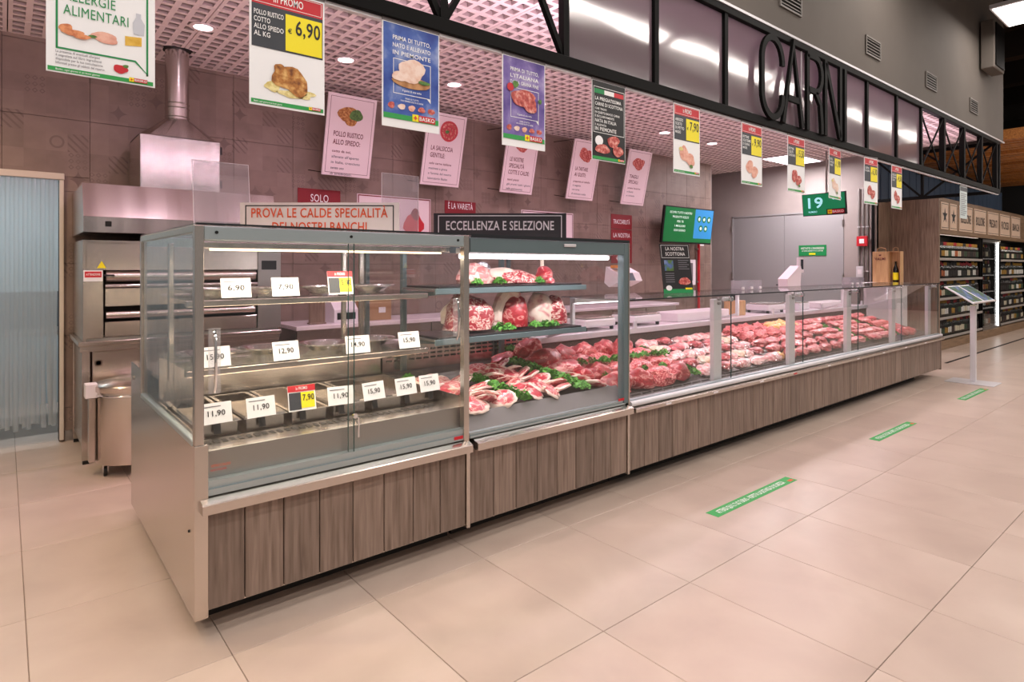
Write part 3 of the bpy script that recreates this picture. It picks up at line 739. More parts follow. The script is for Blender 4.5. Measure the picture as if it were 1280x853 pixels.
# glass shelves with lamps and supports
for (z, y0, y1) in ((1.03, 3.04, 3.72), (1.345, 3.04, 3.72)):
    s_ = bw(MB().box(.625, XB - .025, y0, y1, z, z + .008, GLASSG), 'shelf', hot)
    bw(MB().bbox(.625, XB - .025, y0 - .012, y0 + .03, z - .03, z - .0005, STEEL, .003), 'shelf_rail', s_)
    bw(MB().box(.65, XB - .05, y0 + .04, y0 + .07, z - .025, z - .012, EMWARM), 'shelf_lamp', s_)
    area('shelf_lamp_light', (1.25 - hot.location.x, y0 + .055 - hot.location.y, z - .03), 1.15, .03, 9 * CASE_W, WARM, parent=hot)
for x in (.66, 1.62):
    bw(MB().bbox(x, x + .025, 3.6, 3.63, .9, 1.62, STEEL, .003), 'shelf_upright', hot)
bw(MB().bbox(.63, XB - .03, YF + .12, YF + .2, 1.575, 1.605, STEELH, .004), 'lamp_housing', hot)
bw(MB().box(.68, XB - .08, YF + .135, YF + .185, 1.568, 1.5745, EMWARM), 'case_lamp', hot)
area('case_lamp_light', (1.25 - hot.location.x, YF + .16 - hot.location.y, 1.56), 1.15, .05, 22 * CASE_W, WARM, parent=hot)
# round steel platters on the shelves
PLAT = mat('polished_platter', '#f3efe9', .2, 1.)
def platter(x, y, z, r, lb):
    t = MB(); t.lathe([(.0, .0), (r * .55, .0), (r * .72, .012), (r, .017), (r, .02), (r * .71, .016), (r * .54, .004), (0.001, .004)], (0, 0, 0), PLAT, 28)
    o = t.build('serving_platter', None, True, (x, y, z)); o.scale = (1, 1, 1.9); tag(o, lb, 'platter', 'round steel platters in the hot case')
for k, (x, y) in enumerate(((.78, 3.3), (1.08, 3.34), (1.38, 3.3), (1.68, 3.34))): platter(x, y, 1.039, .145, 'round steel platter on the middle glass shelf, ' + ['leftmost', 'second from left', 'third from left', 'rightmost'][k])
for k, (x, y) in enumerate(((.78, 3.3), (1.08, 3.34), (1.38, 3.3), (1.68, 3.34))): platter(x, y, 1.354, .145, 'round steel platter on the top glass shelf, ' + ['leftmost', 'second from left', 'third from left', 'rightmost'][k])

# ---------- cold case
cold = thing('cold_display_case', 'tall glass refrigerated meat case between the hot case and the long counter', 'display case', (2.57, 3.4, 0))
x0c, x1c = XB + .014, XC
kick(cold, x0c, x1c, 4.2)
planks(cold, x0c + .002, x1c - .012, 8, .115, .515); ledge(cold, x0c + .02, x1c); rail(cold, x0c, x1c - .03, .575, .602); brand_tag(cold, 3.13, .605)
bw(MB().bbox(x1c - .012, x1c + .008, YF - .012, YF + .03, .1, .515, STEEL), 'cover_strip', cold)
bw(MB().box(x0c, x1c, 4.2, 4.23, .1, .9, STEEL).box(x0c, x1c, YF + .03, 4.2, .1, .13, STEEL), 'rear_panel', cold)
bw(MB().bbox(x1c - .05, x1c - .006, YF - .008, YF + .05, .58, 1.655, BLUEFRAME, .004), 'front_post', cold)
bw(MB().bbox(x1c - .006, x1c + .006, YF - .012, YF + .05, .515, 1.665, STEEL, .003), 'post_cover', cold)
bw(MB().bbox(x0c, x1c - .05, YF - .008, YF + .02, 1.575, 1.655, BLUEFRAME, .003), 'top_rail', cold)
bw(MB().bbox(2.62, 2.72, YF - .02, YF - .008, 1.618, 1.636, ALUW, .003), 'pull_tab', cold)
bw(MB().bbox(x0c, x1c, YF - .012, 3.93, 1.666, 1.674, GLASSG), 'top_glass', cold)
bw(MB().box(x0c, x1c, YF - .0135, YF - .0125, 1.655, 1.674, DEDGE), 'top_glass_edge', cold)
bw(MB().box(x0c, x1c - .05, YF + .004, YF + .01, .60, 1.576, GLASS), 'front_glass', cold)
bw(MB().box(x1c - .02, x1c - .014, YF + .05, 3.9, .62, 1.655, GLASS), 'side_glass', cold)
for x in (x0c, x1c - .04): bw(MB().bbox(x, x + .03, 3.9, 3.93, .8, 1.655, BLUEFRAME, .003), 'rear_post', cold)
bw(MB().bbox(x0c + .03, x1c - .04, 3.9, 3.93, 1.6, 1.655, BLUEFRAME, .003), 'rear_rail', cold)
bw(MB().prism([(YF + .03, .60), (YF + .04, .60), (YF + .095, .685), (YF + .085, .69)], 'x', x0c, x1c - .02, mat('inner_grey', '#7b7577', .4)), 'inner_front', cold)
bw(MB().prism([(2.76, .655), (3.66, .780), (3.66, .795), (2.76, .667)], 'x', x0c, x1c - .02, mat('dark_deck', '#3a3836', .45)), 'deck', cold)
bw(MB().box(x0c, x1c - .02, 3.66, 3.68, .70, .98, STEEL).box(x0c, x1c - .02, 3.68, 4.2, .905, .94, MARBLE), 'rear_ledge', cold)
for j in range(3):
    for k in range(22):
        x = x0c + .03 + k * .057
        if x < 3.15: bw(MB().bbox(x, x + .04, 3.655, 3.6605, .86 + j * .03, .872 + j * .03, DARK, .001), 'air_slot', cold)
for z in (1.055, 1.355):
    s_ = bw(MB().bbox(x0c + .01, x1c - .03, 3.04, 3.42, z, z + .012, STEELD, .003), 'shelf', cold)
    bw(MB().bbox(x0c + .01, x1c - .03, 3.028, 3.04, z - .022, z + .014, BLUEFRAME, .003), 'shelf_edge', s_)
for x in (2.04, 2.88): bw(MB().bbox(x, x + .035, 3.6, 3.635, .8, 1.6, BLUEFRAME, .003), 'shelf_upright', cold)
for z in (1.04, 1.34):
    for x in (2.05, 2.89): bw(MB().prism([(3.6, z - .05), (3.6, z), (3.1, z), (3.1, z - .012)], 'x', x, x + .015, BLUEFRAME), 'bracket', cold)
bw(MB().cyl((x0c + .02, YF + .12, 1.556), (x1c - .07, YF + .12, 1.556), .014, EMT, n=12), 'tube_lamp', cold)
bw(MB().bbox(x0c + .01, x1c - .05, YF + .09, YF + .15, 1.572, 1.6, ALUW, .003), 'lamp_housing', cold)
area('tube_light', (0, YF + .12 - 3.4, 1.538), 1.2, .03, 15 * CASE_W, (1, .93, .95), rot=(R(18), 0, 0), parent=cold)

# ---------- long counter
lc = thing('long_meat_counter', 'long low glass-topped meat counter with wood-plank front', 'display counter', (6.5, 3.4, 0))
x0l, x1l = XC + .008, XE
kick(lc, x0l, x1l - .45, 3.95)
planks(lc, x0l + .003, x1l - .02, 40, .115, .51)
bw(MB().bbox(x1l - .02, x1l, YF - .006, 3.95, .1, .53, PLANK, .003), 'end_board', lc)
bw(MB().prism([(YF - .04, .512), (YF + .04, .512), (YF + .04, .548), (YF - .03, .54), (YF - .04, .534)], 'x', x0l + .03, x1l + .005, STEEL), 'bumper_ledge', lc)
bw(MB().cyl((x0l + .01, YF - .002, .566), (x1l + .005, YF - .002, .566), .019, ALUW, n=14), 'round_rail', lc, True)
bw(MB().box(x0l, x1l, YF + .016, YF + .05, .54, .59, ALU), 'glass_rail', lc)
for k, x in enumerate((3.6, 4.2, 4.9, 5.5, 6.2, 6.9, 7.6, 8.3, 9.0)): bw(MB().bbox(x, x + .06, YF - .043, YF - .0405, .519, .53, RED if k == 3 else WHITEP, .001), 'price_rail_clip', lc)
px_ = [4.44, 5.70, 6.98, 8.27, 9.56]
for x in px_:
    po = bw(MB().bbox(x - .055, x + .055, YF + .07, YF + .11, .56, 1.235, ALUW, .004), 'glass_post', lc)
    bw(MB().cyl((x + .0, YF + .05, 1.2), (x + .0, YF + .075, 1.2), .012, STEELD, n=10).cyl((x + .0, YF + .05, 1.235), (x + .0, YF + .075, 1.235), .012, STEELD, n=10), 'bolt', po)
    bw(MB().bbox(x + .06, x + .2, YF + .045, YF + .075, 1.215, 1.25, ALUW, .008).cyl((x + .13, YF + .02, 1.23), (x + .13, YF + .05, 1.23), .018, CHROME, n=12), 'pane_hinge', po)
gx = [x0l + .01] + [x + .13 for x in px_[:-1]] + [x1l - .008]
for k in range(5):
    p = bw(MB().box(gx[k] + .003, gx[k + 1] - .003, YF + .026, YF + .033, .58, 1.262, GLASS), 'front_pane', lc)
    bw(MB().box(gx[k + 1] - .006, gx[k + 1] - .0025, YF + .0255, YF + .0335, .58, 1.262, EDGE), 'pane_edge', p)
bw(MB().box(x1l - .008, x1l - .001, YF + .034, 3.6, .58, 1.262, GLASS), 'end_glass', lc)
bw(MB().bbox(x0l, x1l, YF + .01, 3.32, 1.2635, 1.2735, GLASSG), 'top_glass', lc)
bw(MB().box(x0l, x1l, YF + .0085, YF + .0095, 1.2635, 1.2735, DEDGE).box(x0l, x1l, 3.3205, 3.3215, 1.2635, 1.2735, DEDGE), 'top_glass_edge', lc)
bw(MB().bbox(x0l + .02, x1l - .03, 3.2, 3.24, 1.225, 1.262, ALUW, .003), 'lamp_profile', lc)
bw(MB().box(x0l + .05, x1l - .06, 3.205, 3.235, 1.2185, 1.2245, EMT), 'lamp_strip', lc)
for k in range(3):
    area('counter_light', (4.4 + 2.15 * k - 6.5, 3.2 - 3.4, 1.212), 2.0, .03, 9.5 * CASE_W, (1, .86, .91), rot=(R(-8), 0, 0), parent=lc)
bw(MB().prism([(YF + .035, .54), (2.80, .54), (2.80, .585), (3.58, .775), (3.58, .76), (2.82, .572), (2.82, .52), (YF + .035, .52)], 'x', x0l, x1l - .01, mat('dark_deck', '#3a3836', .45)), 'deck', lc)
GR = mat('grille_grey', '#6d6a6a', .45)
for k in range(52):
    x = x0l + .03 + k * .124
    g = MB()
    for j in range(3): g.box(x, x + .115, YF + .062 + j * .022, YF + .072 + j * .022, .55 + j * .012, .5515 + j * .012, DARK)
    g.prism([(YF + .04, .541), (YF + .135, .541), (YF + .135, .592), (YF + .125, .592), (YF + .04, .548)], 'x', x, x + .118, GR)
    for j in range(3): g.prism([(YF + .048 + j * .028, .5525 + j * .0145), (YF + .062 + j * .028, .560 + j * .0145), (YF + .062 + j * .028, .5615 + j * .0145), (YF + .048 + j * .028, .554 + j * .0145)], 'x', x + .008, x + .11, DARK)
    bw(g, 'grille_plate', lc)
bw(MB().bbox(x0l, x1l - .02, 3.58, 3.62, .885, .935, ALUW, .004), 'rear_lip', lc)
bw(MB().box(x0l, x1l - .02, 3.60, 3.615, .70, .885, mat('rear_brown', '#4b403b', .5)), 'rear_air_panel', lc)
bw(MB().bbox(x0l, x1l - .02, 3.62, 3.97, .905, .935, MARBLE, .004), 'work_shelf', lc)
bw(MB().box(x0l, x1l - .02, 3.93, 3.95, .1, .905, STEEL), 'rear_panel', lc)
for x in px_: bw(MB().bbox(x - .02, x + .02, 3.58, 3.6, .93, 1.0, ALUW, .003), 'rear_stub', lc)
for x in (x0l + .1, 5.7, 8.2, x1l - .1): bw(MB().bbox(x - .015, x + .015, 3.29, 3.32, 1.0, 1.262, ALUW, .003).strut((x, 3.3, 1.02), (x, 3.6, .93), .02, .02, ALUW), 'top_support', lc)

# ================================================================== MEAT
def meat_mat(name, stops, scale, fat=None, fat0=.40, dist=.8, rough=.34):
    m = noise_mat(name, stops, scale, 5, rough, (1, 1, 1.6), bump=.25, coat=.2, dist=dist, rnd=13.)
    if fat:
        tc = N(m, 'ShaderNodeTexCoord'); s_ = N(m, 'ShaderNodeSeparateXYZ'); L(m, tc.outputs['Generated'], s_.inputs[0])
        def M(op, a, b=None):
            n = N(m, 'ShaderNodeMath', operation=op)
            for i, q in enumerate((a, b)):
                if q is None: continue
                if isinstance(q, (int, float)): n.inputs[i].default_value = q
                else: L(m, q, n.inputs[i])
            return n.outputs[0]
        dx, dy = M('SUBTRACT', s_.outputs[0], .5), M('SUBTRACT', s_.outputs[1], .45)
        d = M('SQRT', M('ADD', M('POWER', dx, 2), M('POWER', dy, 2)))
        nz = N(m, 'ShaderNodeTexNoise'); nz.inputs['Scale'].default_value = 5; L(m, tc.outputs['Generated'], nz.inputs['Vector'])
        d = M('ADD', d, M('MULTIPLY', M('SUBTRACT', nz.outputs['Fac'], .5), .3))
        mr = N(m, 'ShaderNodeMapRange'); mr.inputs['From Min'].default_value = fat0; mr.inputs['From Max'].default_value = fat0 + .05; L(m, d, mr.inputs['Value'])
        mx = N(m, 'ShaderNodeMix', data_type='RGBA'); L(m, mr.outputs[0], mx.inputs[0])
        src = bsdf(m).inputs['Base Color'].links[0].from_socket
        L(m, src, mx.inputs[6]); mx.inputs[7].default_value = srgb(fat); L(m, mx.outputs[2], bsdf(m).inputs['Base Color'])
    return m
BEEF = meat_mat('beef_red', [(.25, '#6b0a13'), (.46, '#a31a27'), (.54, '#bb2a37'), (.585, '#e3a29b'), (.63, '#b42836'), (.8, '#da6c6a')], 11, dist=1.3)
BEEFM = meat_mat('beef_marbled', [(.3, '#861a26'), (.48, '#ac3540'), (.55, '#eccfc4'), (.575, '#eccfc4'), (.61, '#b03d48')], 24, dist=1.4)
PORK = meat_mat('pork_pink', [(.28, '#a52c3b'), (.47, '#c94b58'), (.56, '#eeb4ac'), (.62, '#cf5763'), (.8, '#e48b87')], 14, dist=1.4)
CHOPM = meat_mat('lamb_chop_fatty', [(.3, '#9a2030'), (.48, '#c63f4d'), (.56, '#ecc2b9'), (.62, '#c94a57')], 18, '#efd6cb', .38, dist=1.2)
MINCE = meat_mat('mince_pink', [(.36, '#8e1825'), (.5, '#c93743'), (.6, '#ea9f98')], 80, dist=.2)
FATM = meat_mat('pale_fat', [(.3, '#e6c5b4'), (.6, '#f4e2d6')], 12)
FATR = meat_mat('fat_with_meat', [(.32, '#c7707a'), (.46, '#efd3c5'), (.75, '#f6e7dc')], 9)
CHICK = meat_mat('yellow_chicken', [(.3, '#d99f4e'), (.6, '#eec27c')], 12)
ROSE = meat_mat('pale_veal', [(.3, '#bb5f66'), (.48, '#d68b88'), (.58, '#f2d8cf'), (.7, '#dc9c96')], 14, dist=1.2)
BONE = meat_mat('bone', [(.3, '#e3cbb8'), (.6, '#f2e4d6')], 20)
FOIL = noise_mat('crinkled_foil', [(.4, '#c9ccd6'), (.6, '#f0f1f6')], 60, 4, .25, metal=.9, bump=.8)
HERB = noise_mat('parsley_green', [(.3, '#356b24'), (.5, '#559a38'), (.75, '#85c257')], 30, 3, .6, rnd=5.)
TRAYB = mat('black_tray', '#1b1a1c', .3)

def lump(seed, a, b, c, amp=.22, freq=1.6, sub=3, flat=.25, bend=0., taper=0.):
    """irregular solid piece resting on z = 0"""
    bm = bmesh.new(); bmesh.ops.create_icosphere(bm, subdivisions=sub, radius=1)
    off = Vector((seed * 3.1, seed * 1.7, seed * 2.3))
    for v in bm.verts:
        p = v.co.copy(); k = 1 + amp * noise.noise(p * freq + off) + amp * .4 * noise.noise(p * freq * 2.7 + off)
        q = p * k
        if taper: q.y *= 1 + taper * q.x; q.z *= 1 + taper * q.x * .6
        if q.z < -flat: q.z = -flat + (q.z + flat) * .12
        q = Vector((q.x * a, q.y * b, (q.z + flat + .06) * c))
        if bend: q.y += bend * (q.x / a) ** 2 * a
        v.co = q
    mz = min(v.co.z for v in bm.verts)
    for v in bm.verts: v.co.z -= mz
    bm.verts.index_update()
    g = ([v.co[:] for v in bm.verts], [[v.index for v in f.verts] for f in bm.faces]); bm.free(); return g
def lump_mesh(name, mt, *a, **k):
    g = lump(*a, **k); b = MB(); b.add(g[0], g[1], mt); return b.mesh(name, True)

PAR = []
for sd in range(3):
    rn = random.Random(sd + 50); b = MB()
    for k in range(170):
        t = rn.uniform(0, 6.28); r = .045 * math.sqrt(rn.random()); z = .008 + .045 * (1 - (r / .05) ** 2) * rn.uniform(.3, 1)
        c = Vector((r * math.cos(t), r * math.sin(t), z)); s_ = rn.uniform(.006, .012)
        u = Vector((rn.uniform(-1, 1), rn.uniform(-1, 1), rn.uniform(-.4, .9))).normalized(); v = u.orthogonal().normalized()
        b.add([c - u * s_, c + v * s_ * .7, c + u * s_ * 1.1, c - v * s_ * .7], [(0, 1, 2, 3)], HERB)
    for k in range(8):
        t = rn.uniform(0, 6.28); b.strut((0, 0, .0), (.04 * math.cos(t), .04 * math.sin(t), .03), .002, .002, HERB)
    PAR.append(b.mesh('parsley_bunch'))
def parsley(x, y, z, sc, lb, gp):
    o = mk('parsley_bunch', random.choice(PAR), None, (x, y, z), (0, 0, random.uniform(0, 6.28)), (sc, sc, sc)); tag(o, lb, 'parsley', gp)
zc2 = lambda y: .669 + (y - 2.76) * .1422       # deck of the cold case
zl = lambda y: .588 + (y - 2.80) * .2436        # deck of the long counter
SL2, SL3 = math.atan(.1422), math.atan(.2436)

# cold case: black shelf trays
for z, lb in ((1.068, 'black tray on the middle shelf of the cold case'), (1.368, 'black tray on the top shelf of the cold case')):
    b = MB(); b.bbox(x0c + .03, 3.16, 3.03, 3.40, z, z + .012, TRAYB, .004); o = b.build('shelf_tray', None); tag(o, lb, 'tray', 'black shelf trays')
zt_, zm_ = 1.381, 1.081
def joint(name, label, cat, x, y, z, rz, meshes):
    t = thing(name, label, cat, (x, y, z), rz)
    for (nm, me, loc, rot) in meshes: mk(nm, me, t, loc, rot)
    t.scale = (1.12, 1.0, 1.28 if z < 1.2 else 1.2)
    return t
# top shelf
joint('leg_of_lamb', 'pink joint with a silver foil-wrapped bone on the top shelf', 'meat', 2.36, 3.2, zt_, R(20), [
    ('flesh', lump_mesh('flesh', ROSE, 1, .13, .09, .085, taper=.25), (-.05, 0, 0), (0, 0, 0)),
    ('foil_wrap', lump_mesh('foil_wrap', FOIL, 2, .06, .045, .055, amp=.35, freq=3), (.07, 0, .05), (0, R(-35), 0))])
joint('rib_roast', 'long fat-capped rib roast in the middle of the top shelf', 'meat', 2.65, 3.22, zt_, R(-8), [
    ('flesh', lump_mesh('flesh', BEEFM, 3, .17, .1, .06), (.02, 0, 0), (0, 0, 0)), ('fat_cap', lump_mesh('fat_cap', FATM, 4, .12, .09, .045), (-.07, .02, .03), (0, R(-8), 0))])
joint('frenched_rack', 'small roast with an upright bone at the right of the top shelf', 'meat', 2.95, 3.2, zt_, R(25), [
    ('flesh', lump_mesh('flesh', BEEF, 5, .09, .06, .075, taper=-.3), (.02, 0, 0), (0, 0, 0)),
    ('bone', MB().tube([(-.0, .0, .04), (-.01, .01, .1), (.0, .015, .15), (.02, .02, .175)], .014, BONE).mesh('bone', True), (0, 0, 0), (0, 0, 0)),
    ('bone_tip', lump_mesh('bone_tip', PORK, 8, .05, .025, .03), (-.05, -.06, -.0), (0, 0, R(60)))])
# middle shelf
joint('rib_of_beef', 'big dark red marbled rib joint at the left of the middle shelf', 'meat', 2.30, 3.2, zm_, R(-20), [
    ('flesh', lump_mesh('flesh', BEEFM, 11, .15, .1, .14, taper=-.2), (0, 0, 0), (0, 0, 0)), ('fat_rim', lump_mesh('fat_rim', FATM, 12, .11, .05, .10), (-.04, .09, .03), (0, 0, 0))])
joint('sirloin_joint', 'upright sirloin joint with a thick curved white fat edge', 'meat', 2.62, 3.2, zm_, R(-15), [
    ('flesh', lump_mesh('flesh', BEEF, 13, .085, .08, .13, taper=.2), (.04, -.0, 0), (0, 0, 0)),
    ('fat_cap', MB().tube([(-.08, 0, .005), (-.075, 0, .09), (-.05, 0, .15), (-.01, 0, .19), (.03, 0, .19), (.055, 0, .16)], .038, FATR).mesh('fat_cap', True), (0, 0, 0), (0, 0, 0))])
joint('loin_joint', 'blocky loin joint with a pale fat side on the middle shelf', 'meat', 2.97, 3.2, zm_, R(-12), [
    ('flesh', lump_mesh('flesh', BEEFM, 15, .08, .085, .125), (.06, 0, 0), (0, 0, 0)), ('fat_side', lump_mesh('fat_side', FATR, 16, .09, .085, .135, amp=.12), (-.05, .0, .01), (0, 0, 0))])
for (x, y, z, s_, lb) in ((2.27, 3.08, zt_, .9, 'parsley at the far left of the top shelf'), (2.47, 3.1, zt_, 1.0, 'parsley beside the foil-wrapped bone'), (2.85, 3.14, zt_, .9, 'parsley between the two right roasts on the top shelf'),
                          (2.46, 3.09, zm_, 1.1, 'parsley under the curved fat edge joint'), (2.53, 3.08, zm_, 1.0, 'small parsley right of the marbled rib joint'), (2.78, 3.1, zm_, 1.0, 'parsley left of the blocky loin joint'), (2.86, 3.08, zm_, 1.0, 'parsley before the blocky loin joint'), (2.93, 3.08, zm_, .9, 'parsley right before the blocky loin joint')):
    parsley(x, y, z, s_, lb, 'parsley on the cold case shelves')

# chops on the deck: a few shapes, many individuals
CH = [lump_mesh('flesh', CHOPM, 20 + k, .085, .062, .020, amp=.3, freq=1.3, flat=.5) for k in range(5)]
BN = [MB().tube([(.05, .01, .012), (.075, .018, .016), (.098, .012, .014)], .008, BONE).mesh('bone', True), MB().tube([(.04, -.02, .012), (.065, -.032, .016), (.088, -.03, .012)], .008, BONE).mesh('bone', True)]
def chop(x, y, z, rx, ry, rz, k, lb, gp, base=CH, sc=1.0):
    t = thing('meat_chop', lb, 'meat', (x, y, z), 0, gp); t.rotation_euler = (rx, ry, rz); t.scale = (sc,) * 3
    mk('flesh', base[k % len(base)], t)
    if k % 2 == 0: mk('bone', BN[(k // 2) % 2], t)
rn = random.Random(3)
for col, (xc, n, lb) in enumerate(((2.04, 6, 'left-wall column'), (2.14, 6, 'column beside the left-wall one'), (2.26, 6, 'column left of the short parsley row'), (2.53, 7, 'column right of the short parsley row'), (2.65, 7, 'column between the parsley rows'), (2.77, 7, 'column left of the long parsley row'), (3.03, 3, 'column right of the long parsley row'))):
    for k in range(n):
        y = 2.80 + k * .088 + rn.uniform(-.015, .015) + (col % 2) * .03; x = xc + (y - 2.8) * -.1 + rn.uniform(-.02, .02)
        chop(x, y, zc2(y) + .028, SL2 + R(-38 + rn.uniform(-10, 10)), R(rn.uniform(-22, 22)), rn.uniform(-.9, .9) + (3.14 if rn.random() < .35 else 0), rn.randrange(5), 'pink lamb chop, %s from the front, %s' % (ORD[k], lb), 'lamb chops on the cold case deck', sc=1.08)
for k in range(11):
    y = 2.79 + k * .062; parsley(2.92 - (y - 2.79) * .12 + rn.uniform(-.012, .012), y, zc2(y) + .02, 1.25, 'parsley bunch %s from the front in the long row through the chops' % ORD[k], 'long parsley row in the cold case')
for k in range(6):
    y = 2.79 + k * .08; parsley(2.40 - (y - 2.79) * .15 + rn.uniform(-.012, .012), y, zc2(y) + .02, 1.2, 'parsley bunch %s from the front in the short row through the chops' % ORD[k], 'short parsley row in the cold case')
for k in range(3): parsley(1.97 + rn.uniform(-.01, .01), 3.2 + k * .1, zc2(3.2 + k * .1) + .01, 1.0, 'parsley bunch %s along the left wall of the cold case deck' % ORD[k], 'parsley at the cold case wall')
# big beef cuts at the back right of the cold case
for (sd, x, y, a, b_, c, rz, mt, lb) in ((31, 2.86, 3.53, .16, .065, .06, 10, BEEF, 'slim red shank pointing left at the back of the cold case'), (32, 3.07, 3.52, .13, .10, .13, 0, BEEF, 'round red beef cut on top at the back of the cold case'), (33, 3.06, 3.33, .17, .10, .10, -12, BEEF, 'large sinewy beef cut in the cold case corner'),
                                        (34, 3.11, 3.16, .12, .09, .075, -25, PORK, 'paler folded beef cut near the cold case post'), (35, 3.13, 3.0, .09, .08, .06, 20, BEEF, 'small red cut low by the cold case post')):
    o = mk('beef_cut', lump_mesh('beef_cut', mt, sd, a, b_, c, amp=.3, taper=.2), None, (x, y, zc2(y) + .004), (SL2, 0, R(rz))); tag(o, lb, 'meat', 'big beef cuts in the cold case')
parsley(2.98, 3.6, zc2(3.6) + .06, 1.0, 'parsley behind the red shank', 'parsley on the cold case shelves')

# ---- long counter contents
def put(me, name, x, y, lb, gp, rz=None, lift=.006, sc=1., tilt=0.):
    o = mk(name, me, None, (x, y, zl(y) + lift), (SL3 + tilt, 0, rn.uniform(-.5, .5) if rz is None else rz), (sc,) * 3); tag(o, lb, 'meat', gp); return o
BIG = [lump_mesh('beef_cut', BEEF, 40 + k, .145, .10, .10, amp=.28, taper=.15) for k in range(4)]
MIN = [lump_mesh('mince_heap', MINCE, 50 + k, .14, .105, .08, amp=.35, freq=3.2) for k in range(2)]
STK = [lump_mesh('steak', PORK, 60 + k, .11, .08, .036, amp=.3, flat=.5) for k in range(4)]
SLC = [lump_mesh('meat_slice', ROSE, 70 + k, .115, .068, .028, amp=.35, freq=1.9, flat=.5) for k in range(3)]
STR = [lump_mesh('meat_strip', BEEF if k % 2 else PORK, 80 + k, .18, .06, .042, amp=.3, freq=2.0, flat=.4, bend=.15) for k in range(4)]
CHK = [lump_mesh('chicken_piece', CHICK, 90 + k, .085, .065, .055, amp=.3, flat=.3, taper=.3) for k in range(3)]
HEAP = [lump_mesh('meat_heap', MINCE, 97 + k, .165, .10, .085, amp=.4, freq=3.8) for k in range(2)]
names = ('front', 'second', 'third', 'back')
# 1. beef at the left end
for i, x in enumerate((3.36, 3.60, 3.86, 4.10)):
    for j, y in enumerate((2.90, 3.07, 3.26, 3.46)):
        if (i, j) in ((1, 1), (2, 1), (3, 1), (2, 0), (1, 2), (3, 2)):
            put(rn.choice(MIN), 'mince_heap', x, y, 'coarse minced beef mound, %s row, %s from the left end of the long counter' % (names[j], ORD[i]), 'mince mounds at the left end')
        else:
            put(rn.choice(BIG), 'beef_cut', x, y, 'whole red beef cut, %s row, %s from the left end of the long counter' % (names[j], ORD[i]), 'beef cuts at the left end', sc=.92)
for k in range(9): parsley(3.30 + k * .115, 3.17 + rn.uniform(-.015, .015) - k * .008, zl(3.17) + .085, 1.05, 'parsley bunch %s from the left in the row behind the minced beef' % ORD[k], 'parsley row at the left end')
for k in range(4): parsley(3.34 + k * .23, 2.98, zl(2.98) + .065, .8, 'small parsley sprig %s from the left among the front beef cuts' % ORD[k], 'parsley sprigs among the beef')
for k in range(8): parsley(4.30 + rn.uniform(-.015, .015), 2.87 + k * .075, zl(2.87 + k * .075) + .015, 1.1, 'parsley bunch %s from the front in the row by the first glass post' % ORD[k], 'parsley row by the first post')
# 2. film wrapped slices
FILM = glass_mat('cling_film', (.97, .97, .98), .10, .6, .12)
PALE = meat_mat('cream_slices', [(.3, '#cf9a78'), (.5, '#e6c6aa'), (.7, '#f3e4d2')], 16)
SLP = [lump_mesh('meat_slice', PALE, 170 + k, .115, .068, .028, amp=.35, freq=1.9, flat=.5) for k in range(2)]
SLR = [lump_mesh('meat_slice', BEEF, 180 + k, .115, .068, .028, amp=.35, freq=1.9, flat=.5) for k in range(2)]
film_me = MB().add(*lump(5, .125, .07, .03, amp=.5, freq=4.5, flat=.5), FILM).mesh('film', True)
tray_me = MB().bbox(-.13, .13, -.075, .075, 0, .008, TRAYB, .003).mesh('tray')
for i in range(5):
    for j in range(5):
        x, y = 4.50 + i * .275, 2.89 + j * .155
        t = thing('wrapped_meat_tray', 'film-wrapped meat tray right of the first glass post, %s, %s from the left' % (['front row', 'second row', 'middle row', 'fourth row', 'back row'][j], ORD[i]), 'meat', (x, y, zl(y) + .004), 0, 'wrapped trays'); t.rotation_euler = (SL3, 0, rn.uniform(-.06, .06))
        mk('tray', tray_me, t)
        if (i + j) % 4 == 1: mk('meat_strip', STR[(i + j) % 4], t, (0, 0, .008), (0, 0, 0), (.6, .9, .9))
        else:
            for q in range(2): mk('meat_slice', (SLC[(i + q + j) % 3], SLP[q % 2], SLC[(i + j) % 3], SLR[q % 2])[(i * 2 + j * 3 + q * (j % 2)) % 4], t, (-.05 + q * .09, rn.uniform(-.01, .01), .008), (0, R(-10), rn.uniform(-.4, .4)), (.75, .95, 1.1))
        f_ = mk('film', film_me, t, (0, 0, .006))
# 3. strips and heaps, yellow poultry
for i in range(5):
    for j in range(5):
        x, y = 5.95 + i * .26, 2.89 + j * .155
        if j >= 3: put(rn.choice(HEAP), 'meat_heap', x, y, 'heaped pink diced meat at mid-counter, %s row, %s from the left' % (('inner back', 'rear')[j - 3], ORD[i]), 'heaps of diced meat', sc=.85)
        else: put(rn.choice(STR), 'meat_strip', x, y, 'long red meat strip at mid-counter, %s row, %s from the left' % (names[j], ORD[i]), 'meat strips at mid-counter', rz=rn.uniform(-.2, .2) + R(20), sc=1.05)
for k in range(7): put(rn.choice(CHK), 'chicken_piece', 6.60 + k * .075, 3.40 + .09 * (k % 2) + rn.uniform(-.02, .02), '%s yellow-skinned chicken piece from the left at the counter back' % ORD[k], 'yellow chicken pieces', lift=.05, sc=.9)
for k in range(3): put(rn.choice(CHK), 'chicken_piece', 5.75 + k * .16, 2.90, 'pale yellow chicken fillet at the front of the counter, %s from the left' % ORD[k], 'chicken fillets at the front', sc=.7)
